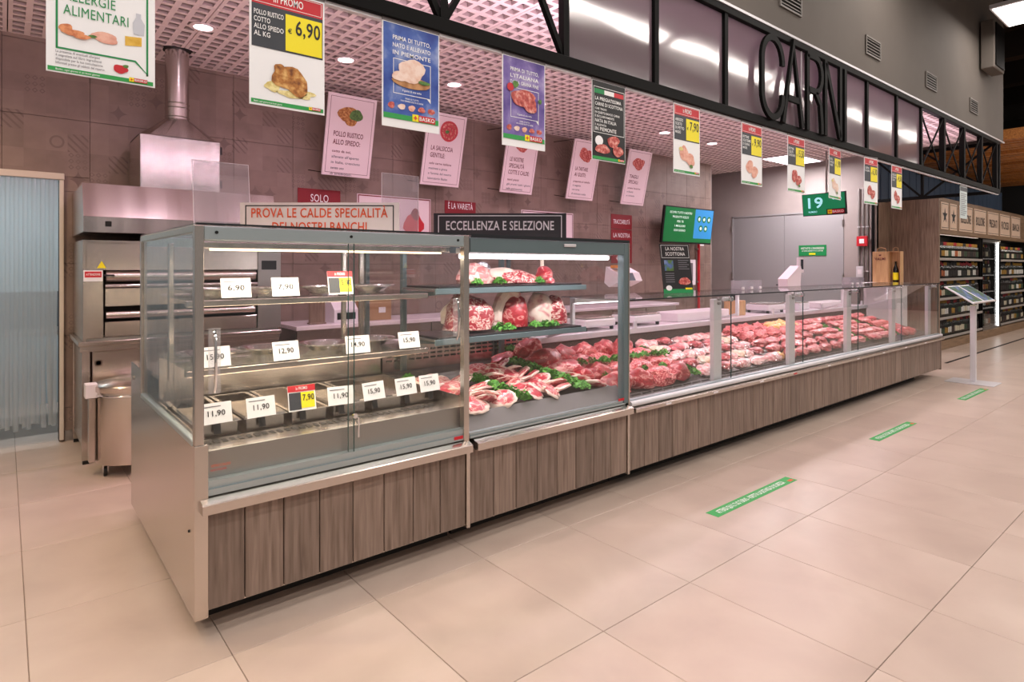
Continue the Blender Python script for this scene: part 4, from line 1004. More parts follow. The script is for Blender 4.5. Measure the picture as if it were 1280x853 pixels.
# 4. steaks, chops and mince to the right end
for i in range(9):
    for j in range(5):
        x, y = 7.32 + i * .235, 2.89 + j * .155
        if i in (2, 6) and j < 4: parsley(x, y, zl(y) + .01, 1.15, 'parsley in the %s far-end row of the counter, %s from the front' % ('nearer' if i == 2 else 'farther', ORD[j]), 'parsley rows at the far end'); continue
        if i > 6 and j < 3: put(rn.choice(MIN), 'mince_heap', x, y, 'pink mince mound at the far right end, %s row, %s column' % (names[j], ('left', 'right')[i - 7]), 'mince mounds at the far end', sc=.75)
        else: put(rn.choice(STK), 'steak', x, y, 'pink pork steak on the counter\'s far half, %s, %s from the left' % (['front row', 'second row', 'middle row', 'fourth row', 'back row'][j], ORD[i]), 'pork steaks at the far half', sc=1.15, tilt=R(-12), lift=.02)

# ================================================================== LEFT: CURTAIN, HOOD, OVEN, BIN
cu = thing('strip_curtain', 'pale blue plastic strip curtain in a cream frame at the far left', 'curtain', (-.2, YW - .06, 0))
bw(MB().bbox(-.84, .395, YW - .06, YW - .009, 2.235, 2.29, mat('cream_frame', '#d6cabd', .5), .004), 'head_rail', cu)
bw(MB().bbox(.362, .392, YW - .05, YW - .009, 0.02, 2.235, MATS['cream_frame'], .004), 'jamb', cu)
rn = random.Random(11)
for k in range(40):
    x = -.78 + k * .0285
    zb_ = .16 + rn.uniform(-.02, .02) + (.02 if k % 3 else 0); dx = rn.uniform(-.008, .008) * (2.2 if k > 34 else 1); yy = YW - .045 + (k % 2) * .012
    if k == 37: dx = .03
    b = MB(); n = 7; vs = []; prof = []
    for i in range(n + 1):
        u = i / n; bulge = .004 * math.sin(u * math.pi)
        prof.append((u * .033 - .0165, bulge))
    for t in range(9):
        tt = t / 8; z = 2.235 + (zb_ - 2.235) * tt; sh = dx * tt ** 3
        for (px0, py0) in prof: vs.append((x + px0 + sh, yy - py0 - .01 * abs(dx) * 60 * tt ** 4, z))
    fs = [(t * (n + 1) + i, t * (n + 1) + i + 1, (t + 1) * (n + 1) + i + 1, (t + 1) * (n + 1) + i) for t in range(8) for i in range(n)]
    b.add(vs, fs, STRIP); bw(b, 'strip', cu, True)

# extractor hood and duct
hd = thing('extractor_hood', 'brushed steel extractor hood with round duct over the oven', 'hood', (1.15, 6.0, 1.75))
hx0, hx1, hy0, hy1 = .45, 1.86, 5.5, YW - .01
bw(MB().prism([(hy0, 1.755), (hy1, 1.755), (hy1, 1.775), (hy0 + .02, 1.775), (hy0 + .02, 1.86), (hy0, 1.87)], 'x', hx0, hx1, STEELH), 'lower_band', hd)
bw(MB().prism([(hy0, 1.872), (hy0 + .02, 1.866), (hy0 + .12, 2.125), (hy0 + .10, 2.13)], 'x', hx0, hx1, STEELH), 'canopy_front', hd)
for x in (hx0, hx1 - .012): bw(MB().prism([(hy0 + .02, 1.775), (hy1, 1.775), (hy1, 2.12), (hy0 + .115, 2.12), (hy0 + .02, 1.87)], 'x', x, x + .012, STEELH), 'canopy_side', hd)
bw(MB().box(hx0 + .012, hx1 - .012, hy0 + .12, hy1, 2.05, 2.07, STEELH), 'canopy_top', hd)
bw(MB().bbox(.585, .625, hy0 - .006, hy0 - .0005, 1.80, 1.84, BLACKP), 'switch', hd)
bx0, bx1, by0, by1, bz = .863, 1.478, 5.85, 6.42, 2.6
bw(MB().bbox(bx0, bx1, by0, by1, 2.07, bz, STEELH, .004), 'filter_box', hd)
bw(MB().box(bx1 + .002, bx1 + .03, by0 + .05, by0 + .06, 2.5, 2.57, BLACKP).box(bx1 + .002, bx1 + .03, by0 + .05, by0 + .06, 2.2, 2.27, BLACKP), 'latch', hd)
cxx, cyy, rr = 1.185, 6.1, .095
b = MB(); n = 24; lo_, hi_ = [], []
for i in range(n):
    t = 2 * math.pi * (i + .5) / n; c_, s_ = math.cos(t), math.sin(t); k = 1 / max(abs(c_), abs(s_))
    lo_.append(((bx0 + bx1) / 2 + (bx1 - bx0) / 2 * 1.01 * c_ * k, (by0 + by1) / 2 + (by1 - by0) / 2 * 1.01 * s_ * k, bz + .001)); hi_.append((cxx + rr * 1.05 * c_, cyy + rr * 1.05 * s_, bz + .2))
b.add(lo_ + hi_, [(i, (i + 1) % n, n + (i + 1) % n, n + i) for i in range(n)], STEELH); bw(b, 'transition_cone', hd)
b = MB().cyl((cxx, cyy, bz + .19), (cxx, cyy, CZ + .06), rr, STEELH, n=28, cap=False)
for z in (bz + .22, bz + .30, bz + .34): b.lathe([(rr, z - .006), (rr + .006, z), (rr, z + .006)], (cxx, cyy, 0), STEELH, 28)
bw(b, 'duct', hd, True)
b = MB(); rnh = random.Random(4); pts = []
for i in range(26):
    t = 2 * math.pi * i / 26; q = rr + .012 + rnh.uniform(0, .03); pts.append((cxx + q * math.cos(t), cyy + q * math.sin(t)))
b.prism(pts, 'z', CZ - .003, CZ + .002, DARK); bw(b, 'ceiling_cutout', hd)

# oven on its stand
ov = thing('rotisserie_oven', 'stainless steel rotisserie oven on a cabinet stand under the hood', 'oven', (1.2, 6.0, 0))
ox_, oX, oy_, oY = .455, 1.93, 5.62, 6.45
bw(MB().box(ox_, ox_ + .02, oy_, oY, .93, 1.7, STEEL).box(ox_ + .02, oX, oY - .03, oY, .93, 1.7, STEEL).box(ox_ + .02, oX, oy_ + .02, oY - .03, 1.68, 1.7, STEEL).box(oX - .02, oX, oy_, oY - .03, .93, 1.68, STEEL).box(ox_ + .02, oX - .02, oy_ + .02, oY - .03, .93, .95, STEELD), 'oven_body', ov)
bw(MB().bbox(ox_ + .02, oX - .02, oy_, oy_ + .02, 1.47, 1.68, STEEL, .003), 'top_fascia', ov)
bw(MB().bbox(ox_ + .0, ox_ + .13, oy_ - .012, oy_ + .0, .95, 1.46, STEEL, .003), 'side_column', ov)
bw(MB().bbox(oX - .2, oX, oy_ - .012, oy_, .95, 1.67, STEELD, .003), 'control_panel', ov)
bw(MB().box(oX - .17, oX - .04, oy_ - .014, oy_ - .0125, 1.47, 1.55, BLACKP), 'display', ov)
bw(MB().box(ox_ + .14, oX - .21, oy_ + .1, oy_ + .12, .96, 1.47, DARK), 'cavity', ov)
for (z0, z1, y) in ((1.19, 1.33, .0), (.955, 1.07, -.01)):
    bw(MB().bbox(ox_ + .14, oX - .21, oy_ + y, oy_ + y + .015, z0, z1, STEEL, .004), 'drop_door', ov)
bw(MB().cyl((ox_ + .14, oy_ - .03, 1.35), (oX - .21, oy_ - .03, 1.35), .013, CHROME, n=12).cyl((ox_ + .15, oy_ + .02, 1.42), (oX - .22, oy_ + .02, 1.42), .045, STEEL, n=16).cyl((ox_ + .15, oy_ + .03, 1.12), (oX - .22, oy_ + .03, 1.12), .035, STEEL, n=16), 'spit_roller', ov, True)
bw(MB().prism([(ox_ + .09, 1.485), (ox_ + .15, 1.485), (ox_ + .12, 1.54)], 'y', oy_ - .0035, oy_ - .0005, YEL), 'warning_triangle', ov)
sg_ = Sign('caution_plate', '', '', (ox_ + .004 - ov.location.x, oy_ - .0125 - ov.location.y, 1.385), parent=ov)
sg_.sheet('plate', 0, .122, 0, .085, WHITE, .0005); sg_.rect('plate', .008, .114, .03, .075, RED, 1); sg_.text('lettering', 'ATTENZIONE', .061, .045, .016, INKW, .09, 'c'); sg_.done()
bw(MB().tube([(ox_ + .125, oy_ - .03, 1.43), (ox_ + .2, oy_ - .035, 1.43)], .008, BLACKP), 'door_knob', ov)
# stand
bw(MB().bbox(ox_ - .03, oX, oy_ - .03, oY, .895, .928, STEEL, .004), 'stand_top', ov)
bw(MB().bbox(ox_ - .02, oX - .01, oy_ - .015, oy_ + .01, .85, .895, STEEL, .003), 'stand_rail', ov)
bw(MB().bbox(ox_ + .06, oX - .05, oy_, oy_ + .02, .12, .848, STEEL, .003), 'cabinet_front', ov)
bw(MB().box(ox_ + .0, ox_ + .012, oy_ + .05, oY - .03, .12, .85, STEEL), 'cabinet_side', ov)
pr_ = bw(MB().lathe([(.018, -.003), (.028, -.003), (.028, .003), (.018, .003), (.018, -.003)], (0, 0, 0), CHROME, 16), 'port_ring', ov, True)
pr_.rotation_euler = (R(90), 0, 0); pr_.location = (ox_ + .1 - ov.location.x, oy_ - .004 - ov.location.y, .76)
for (x, y) in ((ox_ + .02, oy_ + .02), (ox_ + .02, oY - .04), (oX - .04, oy_ + .02), (oX - .04, oY - .04)):
    bw(MB().box(x - .025, x + .025, y - .025, y + .025, .03, .85, STEEL).box(x - .02, x + .02, y - .02, y + .02, 0, .03, BLACKP), 'leg', ov)

# waste bin on castors
bn = thing('waste_bin', 'round steel waste bin on castors before the oven', 'bin', (.745, 5.30, 0))
bw(MB().lathe([(.0, .09), (.235, .09), (.24, .1), (.24, .60), (.235, .605), (0, .605)], (.745, 5.30, 0), STEEL, 40), 'drum', bn, True)
bw(MB().lathe([(.246, .60), (.25, .605), (.25, .64), (.235, .655), (.17, .668), (.165, .672), (.12, .672), (.115, .668), (0, .672)], (.745, 5.30, 0), STEEL, 40), 'lid', bn, True)
bw(MB().lathe([(.243, .565), (.248, .57), (.248, .578), (.243, .583)], (.745, 5.30, 0), CHROME, 40), 'rim_band', bn, True)
bw(MB().bbox(.462, .50, 5.26, 5.34, .1, .56, STEEL, .003), 'bracket_column', bn)
bw(MB().bbox(.44, .515, 5.25, 5.35, .56, .66, WHITEP, .004), 'hinge_cover', bn)
for a in (200, 320, 80):
    x, y = .745 + .2 * math.cos(R(a)), 5.30 + .2 * math.sin(R(a))
    c = bw(MB().cyl((x - .011, y, .035), (x + .011, y, .035), .035, BLACKP, n=18), 'castor', bn)
    bw(MB().box(x - .016, x - .012, y - .02, y + .02, .03, .088, CHROME).box(x + .012, x + .016, y - .02, y + .02, .03, .088, CHROME).box(x - .016, x + .016, y - .02, y + .02, .084, .089, CHROME), 'fork', c)

# work bench along the back wall
be = thing('back_work_bench', 'pink-lit white work bench against the tiled wall behind the cases', 'bench', (4.8, 6.1, 0))
bw(MB().bbox(2.15, 8.3, 5.82, 6.48, .88, .92, MARBLE, .004), 'bench_top', be)
for k in range(8): bw(MB().bbox(2.17 + k * .764, 2.92 + k * .764, 5.86, 5.88, .12, .875, STEEL, .003), 'cupboard_door', be)
bw(MB().box(2.17, 8.28, 5.9, 6.46, .1, .87, STEELD), 'carcass', be)
cb = thing('cardboard_box', 'brown cardboard box on the back bench seen through the hot case', 'box', (3.1, 6.1, .921))
bw(MB().bbox(2.95, 3.25, 5.98, 6.22, .921, 1.17, CARD, .003), 'carton', cb); bw(MB().box(3.1, 3.18, 5.977, 5.9795, 1.0, 1.06, WHITE), 'paper_label', cb); bw(MB().box(2.95, 3.25, 6.08, 6.12, 1.1702, 1.1715, WOODBOX), 'tape', cb)
sl_ = thing('label_printer', 'grey wedge-shaped label printer on the back bench left of the carton', 'printer', (2.75, 6.15, .921))
bw(MB().prism([(5.98, .921), (6.3, .921), (6.3, 1.2), (6.2, 1.24), (5.98, 1.05)], 'x', 2.6, 2.86, WHITEP), 'body', sl_); bw(MB().box(2.63, 2.83, 5.973, 5.979, .95, 1.02, BLACKP), 'paper_slot', sl_)
tb = thing('wooden_board', 'brown wooden board standing on the back bench behind the hot case', 'board', (2.4, 6.0, .921))
bw(MB().bbox(2.33, 2.5, 5.96, 5.99, .921, 1.2, WALNUT, .012), 'panel', tb); bw(MB().bbox(2.33, 2.5, 5.94, 6.02, .9205, .935, WALNUT, .003), 'foot', tb)

# ================================================================== ON TOP OF THE CASES
TOPZ = 1.6745
def case_sign(cx0, zc, name, label, bg, fg, fr, lines, board=None):
    a = (cx0 - CX) / FPX
    x, y = zc * (math.cos(TH) + a * math.sin(TH)), zc * (math.sin(TH) - a * math.cos(TH))
    s = Sign(name, label, 'sign', (x, y, TOPZ), (0, 0, TH - R(90)))
    W, H_ = .455, .19
    s.sheet('board', -W, W, 0, H_, bg, .012)
    s.frame('border', -W + .03, W - .03, -.0 + .004, H_ - .015, .006, fr, 1)
    for (t, z, h, wd) in lines: s.text('lettering', t, 0, z, h, fg, wd, 'c', bold=.0012)
    s.mb('foot').box(-W + .05, -W + .11, .0125, .07, 0, .004, ACRYL); s.mb('foot').box(W - .11, W - .05, .0125, .07, 0, .004, ACRYL)
    return s
case_sign(399.5, 3.5, 'case_topper_sign', 'grey sign with orange lettering standing on the hot case', mat('pale_grey_board', '#dcd3d5', .5), ORANGE, INK, [('PROVA LE CALDE SPECIALITÀ', .105, .052, .78), ('DEI NOSTRI BANCHI', .025, .052, .54)]).done()
case_sign(625, 4.2, 'case_topper_sign', 'black sign with white lettering standing on the cold case', mat('black_board', '#221f24', .45), mat('silver_ink', '#c9c5cb', .5), mat('silver_ink', '#c9c5cb', .5), [('ECCELLENZA E SELEZIONE', .075, .06, .74)]).done()
# clear acrylic holders
def holder(x, y, w_, h, lb, rz=0, lean=-8):
    t = thing('acrylic_sheet', lb, 'holder', (x, y, TOPZ), rz)
    b = MB().box(-w_ / 2, w_ / 2, 0, .003, .004, h, ACRYL); o = b.build('sheet', t); o.rotation_euler = (R(lean), 0, 0)
    e = MB().box(-w_ / 2, -w_ / 2 + .002, -.0004, .0034, .004, h, WHITEP).box(w_ / 2 - .002, w_ / 2, -.0004, .0034, .004, h, WHITEP).box(-w_ / 2, w_ / 2, -.0004, .0034, h, h + .0015, WHITEP); q = e.build('polished_edge', t); q.rotation_euler = (R(lean), 0, 0)
    MB().box(-w_ / 2, w_ / 2, -.02, .1, 0, .003, ACRYL).build('foot', t)
holder(.98, 3.80, .31, .44, 'clear acrylic sheet leaning back on the hot case beside the orange sign', 0, -8)
holder(1.98, 3.52, .27, .42, 'clear acrylic holder standing between the two case signs', 0, 0)

# ---- things on the long counter's glass
CT = 1.2738
s = Sign('counter_card', 'black tilted card headed in white standing on the long counter glass', 'sign', (4.36, 3.06, CT), (R(-9), 0, R(-18)))
s.sheet('card', -.15, .15, 0, .42, INK, .004); s.frame('border', -.14, .14, .3, .41, .003, INKW, 1)
s.text('lettering', 'LA NOSTRA', 0, .365, .028, INKW, .19, 'c', bold=.001); s.text('lettering', 'SCOTTONA', 0, .32, .028, INKW, .2, 'c', bold=.001)
s.rect('picture', -.12, -.03, .19, .28, P_PHOTO, 2)
for k in range(5): s.rect('small_print', .02, .13 - (k % 2) * .02, .275 - k * .018, .281 - k * .018, GREYINK, 2); s.rect('small_print_lines', -.12, -.03, .165 - k * .018, .171 - k * .018, GREYINK, 2)
s.blob('food_picture', .07, .1, .055, .035, P_MEAT, 2, 3); s.rect('footer', -.15, .15, 0, .035, GREEND, 1); s.blob('seal', -.095, .045, .03, .022, INKW, 3, 1, .0); s.rect('logo', .07, .14, .03, .045, YEL, 3)
s.done()
def tray_holder(x, y, lb):
    t = thing('acrylic_leaflet_box', lb, 'holder', (x, y, CT))
    b = MB()
    for (a, c, d, e, f, g) in ((-.2, .2, -.05, -.047, 0, .09), (-.2, .2, .047, .05, 0, .09), (-.2, -.197, -.047, .047, 0, .09), (.197, .2, -.047, .047, 0, .09), (-.0015, .0015, -.047, .047, 0, .09), (-.197, .197, -.047, .047, 0, .003)): b.box(a, c, d, e, f, g, ACRYL)
    b.build('box', t)
    for x_ in (-.16, 0, .16): MB().bbox(x_ - .02, x_ + .02, -.06, -.051, .004, .03, WHITEP).build('clip', t)
tray_holder(5.55, 3.12, 'small clear leaflet box on the counter glass before the grey door'); tray_holder(8.0, 3.1, 'small clear leaflet box on the counter glass near the far end')
# scales and boards on the work shelf
def scale_unit(name, lb, x, y, z, rz, head, orange=False):
    t = thing(name, lb, 'scale', (x, y, z), rz)
    b = MB().bbox(-.2, .2, -.15, .15, .03, .1, WHITEP, .012); b.build('base', t)
    for (a, c) in ((-.17, -.12), (.17, -.12), (-.17, .12), (.17, .12)): MB().cyl((a, c, 0), (a, c, .03), .018, BLACKP, n=10).build('foot', t)
    MB().bbox(-.19, .19, -.14, .14, .104, .115, STEEL, .004).build('weighing_plate', t)
    if head:
        MB().bbox(-.035, .035, .155, .2, .05, .42, WHITEP, .008).build('column', t)
        h = MB().prism([(.06, .42), (.2, .36), (.26, .4), (.24, .56), (.1, .50)], 'x', -.17, .17, WHITEP).build('head', t)
        MB().prism([(.058, .425), (.098, .498), (.094, .500), (.054, .427)], 'x', -.1, .06, mat('grey_lcd', '#5f6a72', .25)).build('display', h)
        if orange: MB().bbox(-.15, .0, .11, .2, .545, .575, mat('orange_label', '#d98a35', .5), .004).build('label_strip', h)
    return t
scale_unit('counter_scale', 'white scale with orange-topped angled head right of the cold case', 4.72, 3.80, .936, R(0), True, True)
scale_unit('counter_scale', 'low white scale on the work shelf right of the cold case', 4.05, 3.80, .936, 0, False)
scale_unit('counter_scale', 'low white scale beside the tall display scale at mid-counter', 7.2, 3.80, .936, 0, False)
t = thing('display_scale', 'white scale with wedge body and square display facing the customer', 'scale', (7.98, 3.80, .936))
t.scale = (.72, .8, .95)
MB().bbox(-.2, .2, -.15, .15, 0, .09, WHITEP, .012).build('base', t); MB().bbox(-.19, .19, -.14, .14, .092, .102, STEEL, .004).build('weighing_plate', t)
MB().prism([(-.28, .29), (.2, .29), (.2, .36), (.24, .56), (.16, .6), (-.3, .42)], 'y', -.0, .16, WHITEP).build('wedge_body', t)
MB().bbox(-.05, .05, .05, .11, .09, .3, WHITEP, .01).build('column', t)
MB().bbox(.2, .3, .03, .13, .55, .60, WHITEP, .01).build('arm', t)
q = MB().bbox(.24, .46, .05, .09, .50, .72, WHITEP, .012).build('display_head', t); MB().box(.32, .43, .047, .0495, .55, .69, mat('dark_lcd', '#3b4046', .2)).build('screen', q)
BOARDM = mat('white_polyethylene', '#efe4e8', .4)
for (x0, x1, z0, z1, y0, y1, lb) in ((3.40, 4.0, .936, .966, 3.64, 3.9, 'white cutting board under the orange-topped scale head'), (5.2, 6.15, .936, 1.03, 3.66, 3.93, 'thick white cutting board right of the first glass post'), (8.4, 9.3, .936, 1.01, 3.66, 3.93, 'thick white cutting board right of the display scale')):
    if x0 == 3.40: continue
    o = MB().bbox(x0, x1, y0, y1, z0, z1, BOARDM, .008).build('cutting_board', None); tag(o, lb, 'cutting board', 'boards on the work shelf')
kb = thing('knife_block', 'wooden knife block on the work shelf between the boards', 'knife block', (6.5, 3.8, .936))
MB().bbox(-.1, .1, -.08, .08, 0, .17, WOODBOX, .006).build('block', kb)
for k in range(3): MB().bbox(-.06 + k * .05, -.04 + k * .05, -.015, .015, .171, .26, BLACKP, .004).build('knife_handle', kb)

# ================================================================== HANGING BANNERS
CLIPG = mat('clip_grey', '#6f6a6c', .5)
BY = YT - .012; BZ0, BZ1 = 2.135, 2.61
def banner(x, w_, label, z1=BZ1, h=BZ1 - BZ0, rz=0):
    s = Sign('hanging_banner', label, 'banner', (x, BY, z1 - h), (0, 0, rz), 'banners on the truss')
    s.W, s.H = w_, h
    s.sheet('sheet', 0, w_, 0, h, PAPER, .003)
    s.mb('holder_clip').box(0, w_, -.002, .003, h + .0005, h + .02, CLIPG)
    return s
s = banner(.104, .309, 'white allergy notice banner with green frame at the far left')
W, H_ = s.W, s.H
for (a, c, d, e) in ((.025, .031, .083, H_ - .02), (.282, .288, .036, H_ - .02)): s.rect('speech_frame', a, c, d, e, GREEND)
s.rect('speech_frame', .031, .282, H_ - .026, H_ - .02, GREEND)
s.poly('speech_frame', [(.025, .078), (.247, .078), (.247, .084), (.025, .084)], GREEND); s.poly('speech_frame', [(.247, .078), (.282, .044), (.282, .034), (.288, .04), (.25, .084), (.247, .084)], GREEND)
s.text('lettering', 'ALLERGIE', .045, .243, .033, GREEND, .145, off=0.0); s.text('lettering', 'ALIMENTARI', .045, .195, .033, GREEND, .183, off=0.0)
s.poly('milk_bottle_picture', [(.243, .175), (.275, .175), (.277, .215), (.266, .235), (.266, .25), (.251, .25), (.251, .235), (.241, .215)], mat('pale_grey_ink', '#c9ccd6', .5))
for (k, q) in enumerate(((.052, .15, .02, .013), (.072, .138, .03, .011), (.095, .13, .025, .008))): s.blob('shrimp_picture', *q, P_SHRIMP, 2 + k, k)
s.blob('ham_picture', .16, .142, .04, .018, P_PINKCH, 2, 5); s.blob('ham_garnish', .125, .138, .012, .005, P_HERB, 3, 2)
s.poly('cheese_picture', [(.218, .13), (.268, .137), (.268, .168), (.218, .163)], P_CHEESE)
for k, t in enumerate(('La presenza di eventuali allergeni', 'è segnalata sul libro ingredienti', 'disponibile per la tua consultazione.', 'Informati presso gli addetti del reparto.')): s.text('small_print', t, .025, .066 - k * .0125, .0075, GREYINK, .12 + .005 * k)
s.blob('strawberry_picture', .205, .045, .02, .016, RED, 2, 4); s.blob('strawberry_leaf', .22, .057, .008, .006, P_HERB, 3, 1)
s.rect('footer_strip', 0.004, W - .006, .004, .018, GREEN); s.text('footer_print', 'Basko, ogni giorno è un buon giorno', .025, .008, .006, INKW, .12); s.logo(.23, .008, .055); s.done()

def promo(x, w_, label, price, lines, pic, pmat, pm2=None, h=BZ1 - BZ0, small=False, promo_w=.10, rz=0):
    s = banner(x, w_, label, BZ1, h, rz); W = w_; H_ = h
    s.rect('promo_header', .008, W - .008, H_ - .075, H_ - .008, RED); s.frame('header_frame', .014, W - .014, H_ - .068, H_ - .012, .002, INKW, 2)
    s.text('header_lettering', 'in PROMO', W / 2, H_ - .055, .03, INKW, promo_w, 'c')
    s.rect('product_panel', .008, W - .008, H_ - .245, H_ - .075, SLATE); s.rect('price_panel', W * .46, W - .012, H_ - .238, H_ - .09, YEL, 2)
    s.text('price_lettering', price, W - .02, H_ - .165, .058, INK, W * .34, 'r', 3); s.text('price_lettering', '€', W * .49, H_ - .165, .018, INK, None, 'l', 3)
    for k, t in enumerate(lines): s.text('product_lettering', t, .016, H_ - .118 - k * .028, .019, INKW, min(.115, .0125 * len(t)) if w_ < .33 else None, 'l', 3)
    pic(s)
    s.rect('footer_strip', .006, W - .006, .008, .024, GREEN); s.text('footer_print', 'Basko, ogni giorno è un buon giorno', .016, .012, .006, INKW, .11); s.logo(W - .068, .012, .05)
    return s.done()
def pic_roast(s):
    for k, (x, z, a, b_) in enumerate(((.09, .085, .035, .02), (.17, .065, .05, .018), (.22, .07, .04, .016))): s.blob('potato_picture', x, z, a, b_, P_POTATO, 2, k, .4)
    s.blob('roast_picture', .155, .125, .065, .052, P_ROAST, 3, 3); s.blob('roast_picture', .19, .095, .045, .035, P_ROAST, 4, 6); s.blob('roast_picture', .115, .155, .02, .025, P_ROAST, 4, 8)
def pic_two(m1, seeds, lemon=False, herb=False):
    def f(s):
        s.blob('meat_picture', .12, .14, .05, .055, m1, 2, seeds); s.blob('meat_picture', .19, .105, .05, .045, m1, 3, seeds + 1)
        if lemon: s.blob('lemon_picture', .08, .17, .022, .015, P_POTATO, 4, 3)
        if herb: s.blob('herb_picture', .2, .06, .02, .012, P_HERB, 4, 5)
    return f
promo(.735, .303, 'large promo banner with roast chicken and price 6,90', '6,90', ('POLLO RUSTICO', 'COTTO', 'ALLO SPIEDO', 'AL KG'), pic_roast, None, promo_w=.12)
promo(3.484, .31, 'small promo banner with pale chicken cuts priced 7,90', '7,90', ('ARROSTO', 'SCELTO', 'DI PETTO', 'MAGRO'), pic_two(P_PINKCH, 11, True, True), None)
promo(4.35, .31, 'promo banner with two pink pork slices priced 9,90', '9,90', ('FETTINE', 'SCELTISSIME', 'DI SUINO', 'MAGRE'), pic_two(P_PINKCH, 21), None)
promo(5.085, .31, 'promo banner with red steak priced 15,50', '15,50', ('FETTINE', 'SCELTE', 'DI BOVINO'), pic_two(P_MEAT, 31, False, True), None)
promo(5.88, .31, 'promo banner with pale chicken breast in front of the green number screen', '1,90', ('PETTO', 'DI POLLO', 'INTERO'), pic_two(P_CHICK, 41, True, True), None, rz=R(4))
promo(6.69, .305, 'second-last promo banner, ribs picture and yellow price', '6,30', ('COSTINE', 'DI SUINO'), pic_two(P_MEAT, 51), None, rz=R(-3))
promo(7.43, .31, 'last promo banner, before the brown oak board', '4,50', ('SPEZZATINO', 'DI BOVINO', 'SCELTO'), pic_two(P_MEAT, 61), None)
def poster(x, label, bg, lines, picf):
    s = banner(x, .304, label); W, H_ = s.W, s.H
    s.rect('background', .006, W - .006, .055, H_ - .004, bg); s.rect('footer_strip', .006, W - .006, .038, .062, GREEN, 2)
    for k, (t, wd) in enumerate(lines): s.text('lettering', t, .055 if False else W / 2, H_ - .075 - k * .034, .019, INKW, wd, 'c', 3)
    s.frame('white_frame', .055, W - .05, .155, .315, .003, INKW, 2); s.poly('white_frame', [(W - .07, .155), (W - .05, .135), (W - .05, .158)], INKW, 2)
    picf(s)
    s.text('small_print', 'Il gusto di una volta', W / 2, .17, .009, INKW, .1, 'c', 3); s.text('small_print', 'PRIMA DI TUTTO', W / 2, .135, .007, INKW, .07, 'c', 3); s.text('small_print', 'UNA GRANDE SCELTA DI CARNE', W / 2, .123, .007, INKW, .12, 'c', 3)
    for k in range(5): s.blob('small_dish', .045 + k * .053, .098, .018, .014, [P_MEAT, P_CHICK, P_PINKCH, P_MEAT, P_MEAT][k], 3, k)
    s.logo(W - .15, .04, .125); return s.done()
def pic_chicken(s):
    s.blob('board_picture', .15, .215, .1, .028, P_BOARD, 4, 1, .05); s.blob('chicken_picture', .15, .27, .07, .055, P_CHICK, 5, 2); s.blob('chicken_picture', .085, .235, .035, .025, P_CHICK, 6, 3); s.blob('herb_picture', .215, .225, .03, .01, P_HERB, 6, 4)
def pic_beef(s):
    s.blob('beef_picture', .14, .265, .085, .045, P_MEAT, 5, 2); s.blob('beef_picture', .185, .235, .055, .04, P_MEAT, 6, 5); s.blob('tomato_picture', .05, .31, .022, .022, RED, 6, 3, .05); s.blob('herb_picture', .085, .33, .018, .02, P_HERB, 7, 4); s.blob('herb_picture', .26, .265, .014, .012, P_HERB, 6, 6)
poster(1.306, 'blue cloudy banner picturing a raw chicken on a board', P_BLUE, (('PRIMA DI TUTTO,', .2), ('NATO E ALLEVATO', .2), ('IN PIEMONTE', .2)), pic_chicken)
poster(1.998, 'violet banner picturing a raw beef roast', P_PURPLE, (('PRIMA DI TUTTO,', .2), ("L'ITALIANA", .2), ('DALLA GRANA FINE', .2)), pic_beef)
s = banner(2.679, .303, 'black banner with an Italian flag strip and raw meat picture'); W, H_ = s.W, s.H
s.rect('background', .004, W - .004, .004, H_ - .002, INK); s.rect('footer_strip', .004, W - .004, .006, .024, GREEN, 2); s.logo(W - .07, .01, .055)
for k, mt_ in enumerate((GREEND, INKW, RED)): s.rect('flag_strip', .02 + k * .0877, .02 + (k + 1) * .0877, H_ - .075, H_ - .048, mt_, 2)
s.frame('white_frame', .012, W - .012, .165, H_ - .035, .003, INKW, 2)
for (t, z, h, wd) in (('LA PREGIATISSIMA', .36, .02, .235), ('CARNE DI SCOTTONA', .328, .02, .25), ('CHE TROVI', .303, .012, .1), ('IN QUESTO BANCO CARNE', .28, .013, .22), ('È ESCLUSIVAMENTE', .257, .013, .17), ('NATA IN ITALIA', .228, .02, .19), ('E ALLEVATA', .207, .012, .1), ('IN PIEMONTE', .178, .022, .19)): s.text('lettering', t, .025, z, h, INKW, wd, 'l', 3)
s.blob('seal', .06, .118, .035, .03, PAPER, 3, 1, .0); s.blob('meat_picture', .19, .125, .055, .035, P_MEAT, 3, 2); s.blob('meat_picture', .09, .07, .06, .03, P_MEAT, 4, 3); s.blob('meat_picture', .23, .07, .045, .035, P_MEAT, 4, 4); s.done()
s = Sign('hanging_notice', 'narrow pale text notice hanging from the truss before the wine shelf signs', 'banner', (9.90, BY, 2.15), (0, 0, 0), 'banners on the truss')
s.sheet('sheet', 0, .32, 0, .43, mat('pale_blue_paper', '#c9d6d6', .55), .003); s.rect('dark_header', .01, .31, .37, .425, SLATE)
for k in range(12): s.rect('small_print', .03, .29 - (k % 3) * .04, .33 - k * .026, .338 - k * .026, GREYINK, 2)
s.mb('holder_clip').box(0, .32, -.002, .005, .4305, .455, CLIPG); s.done()

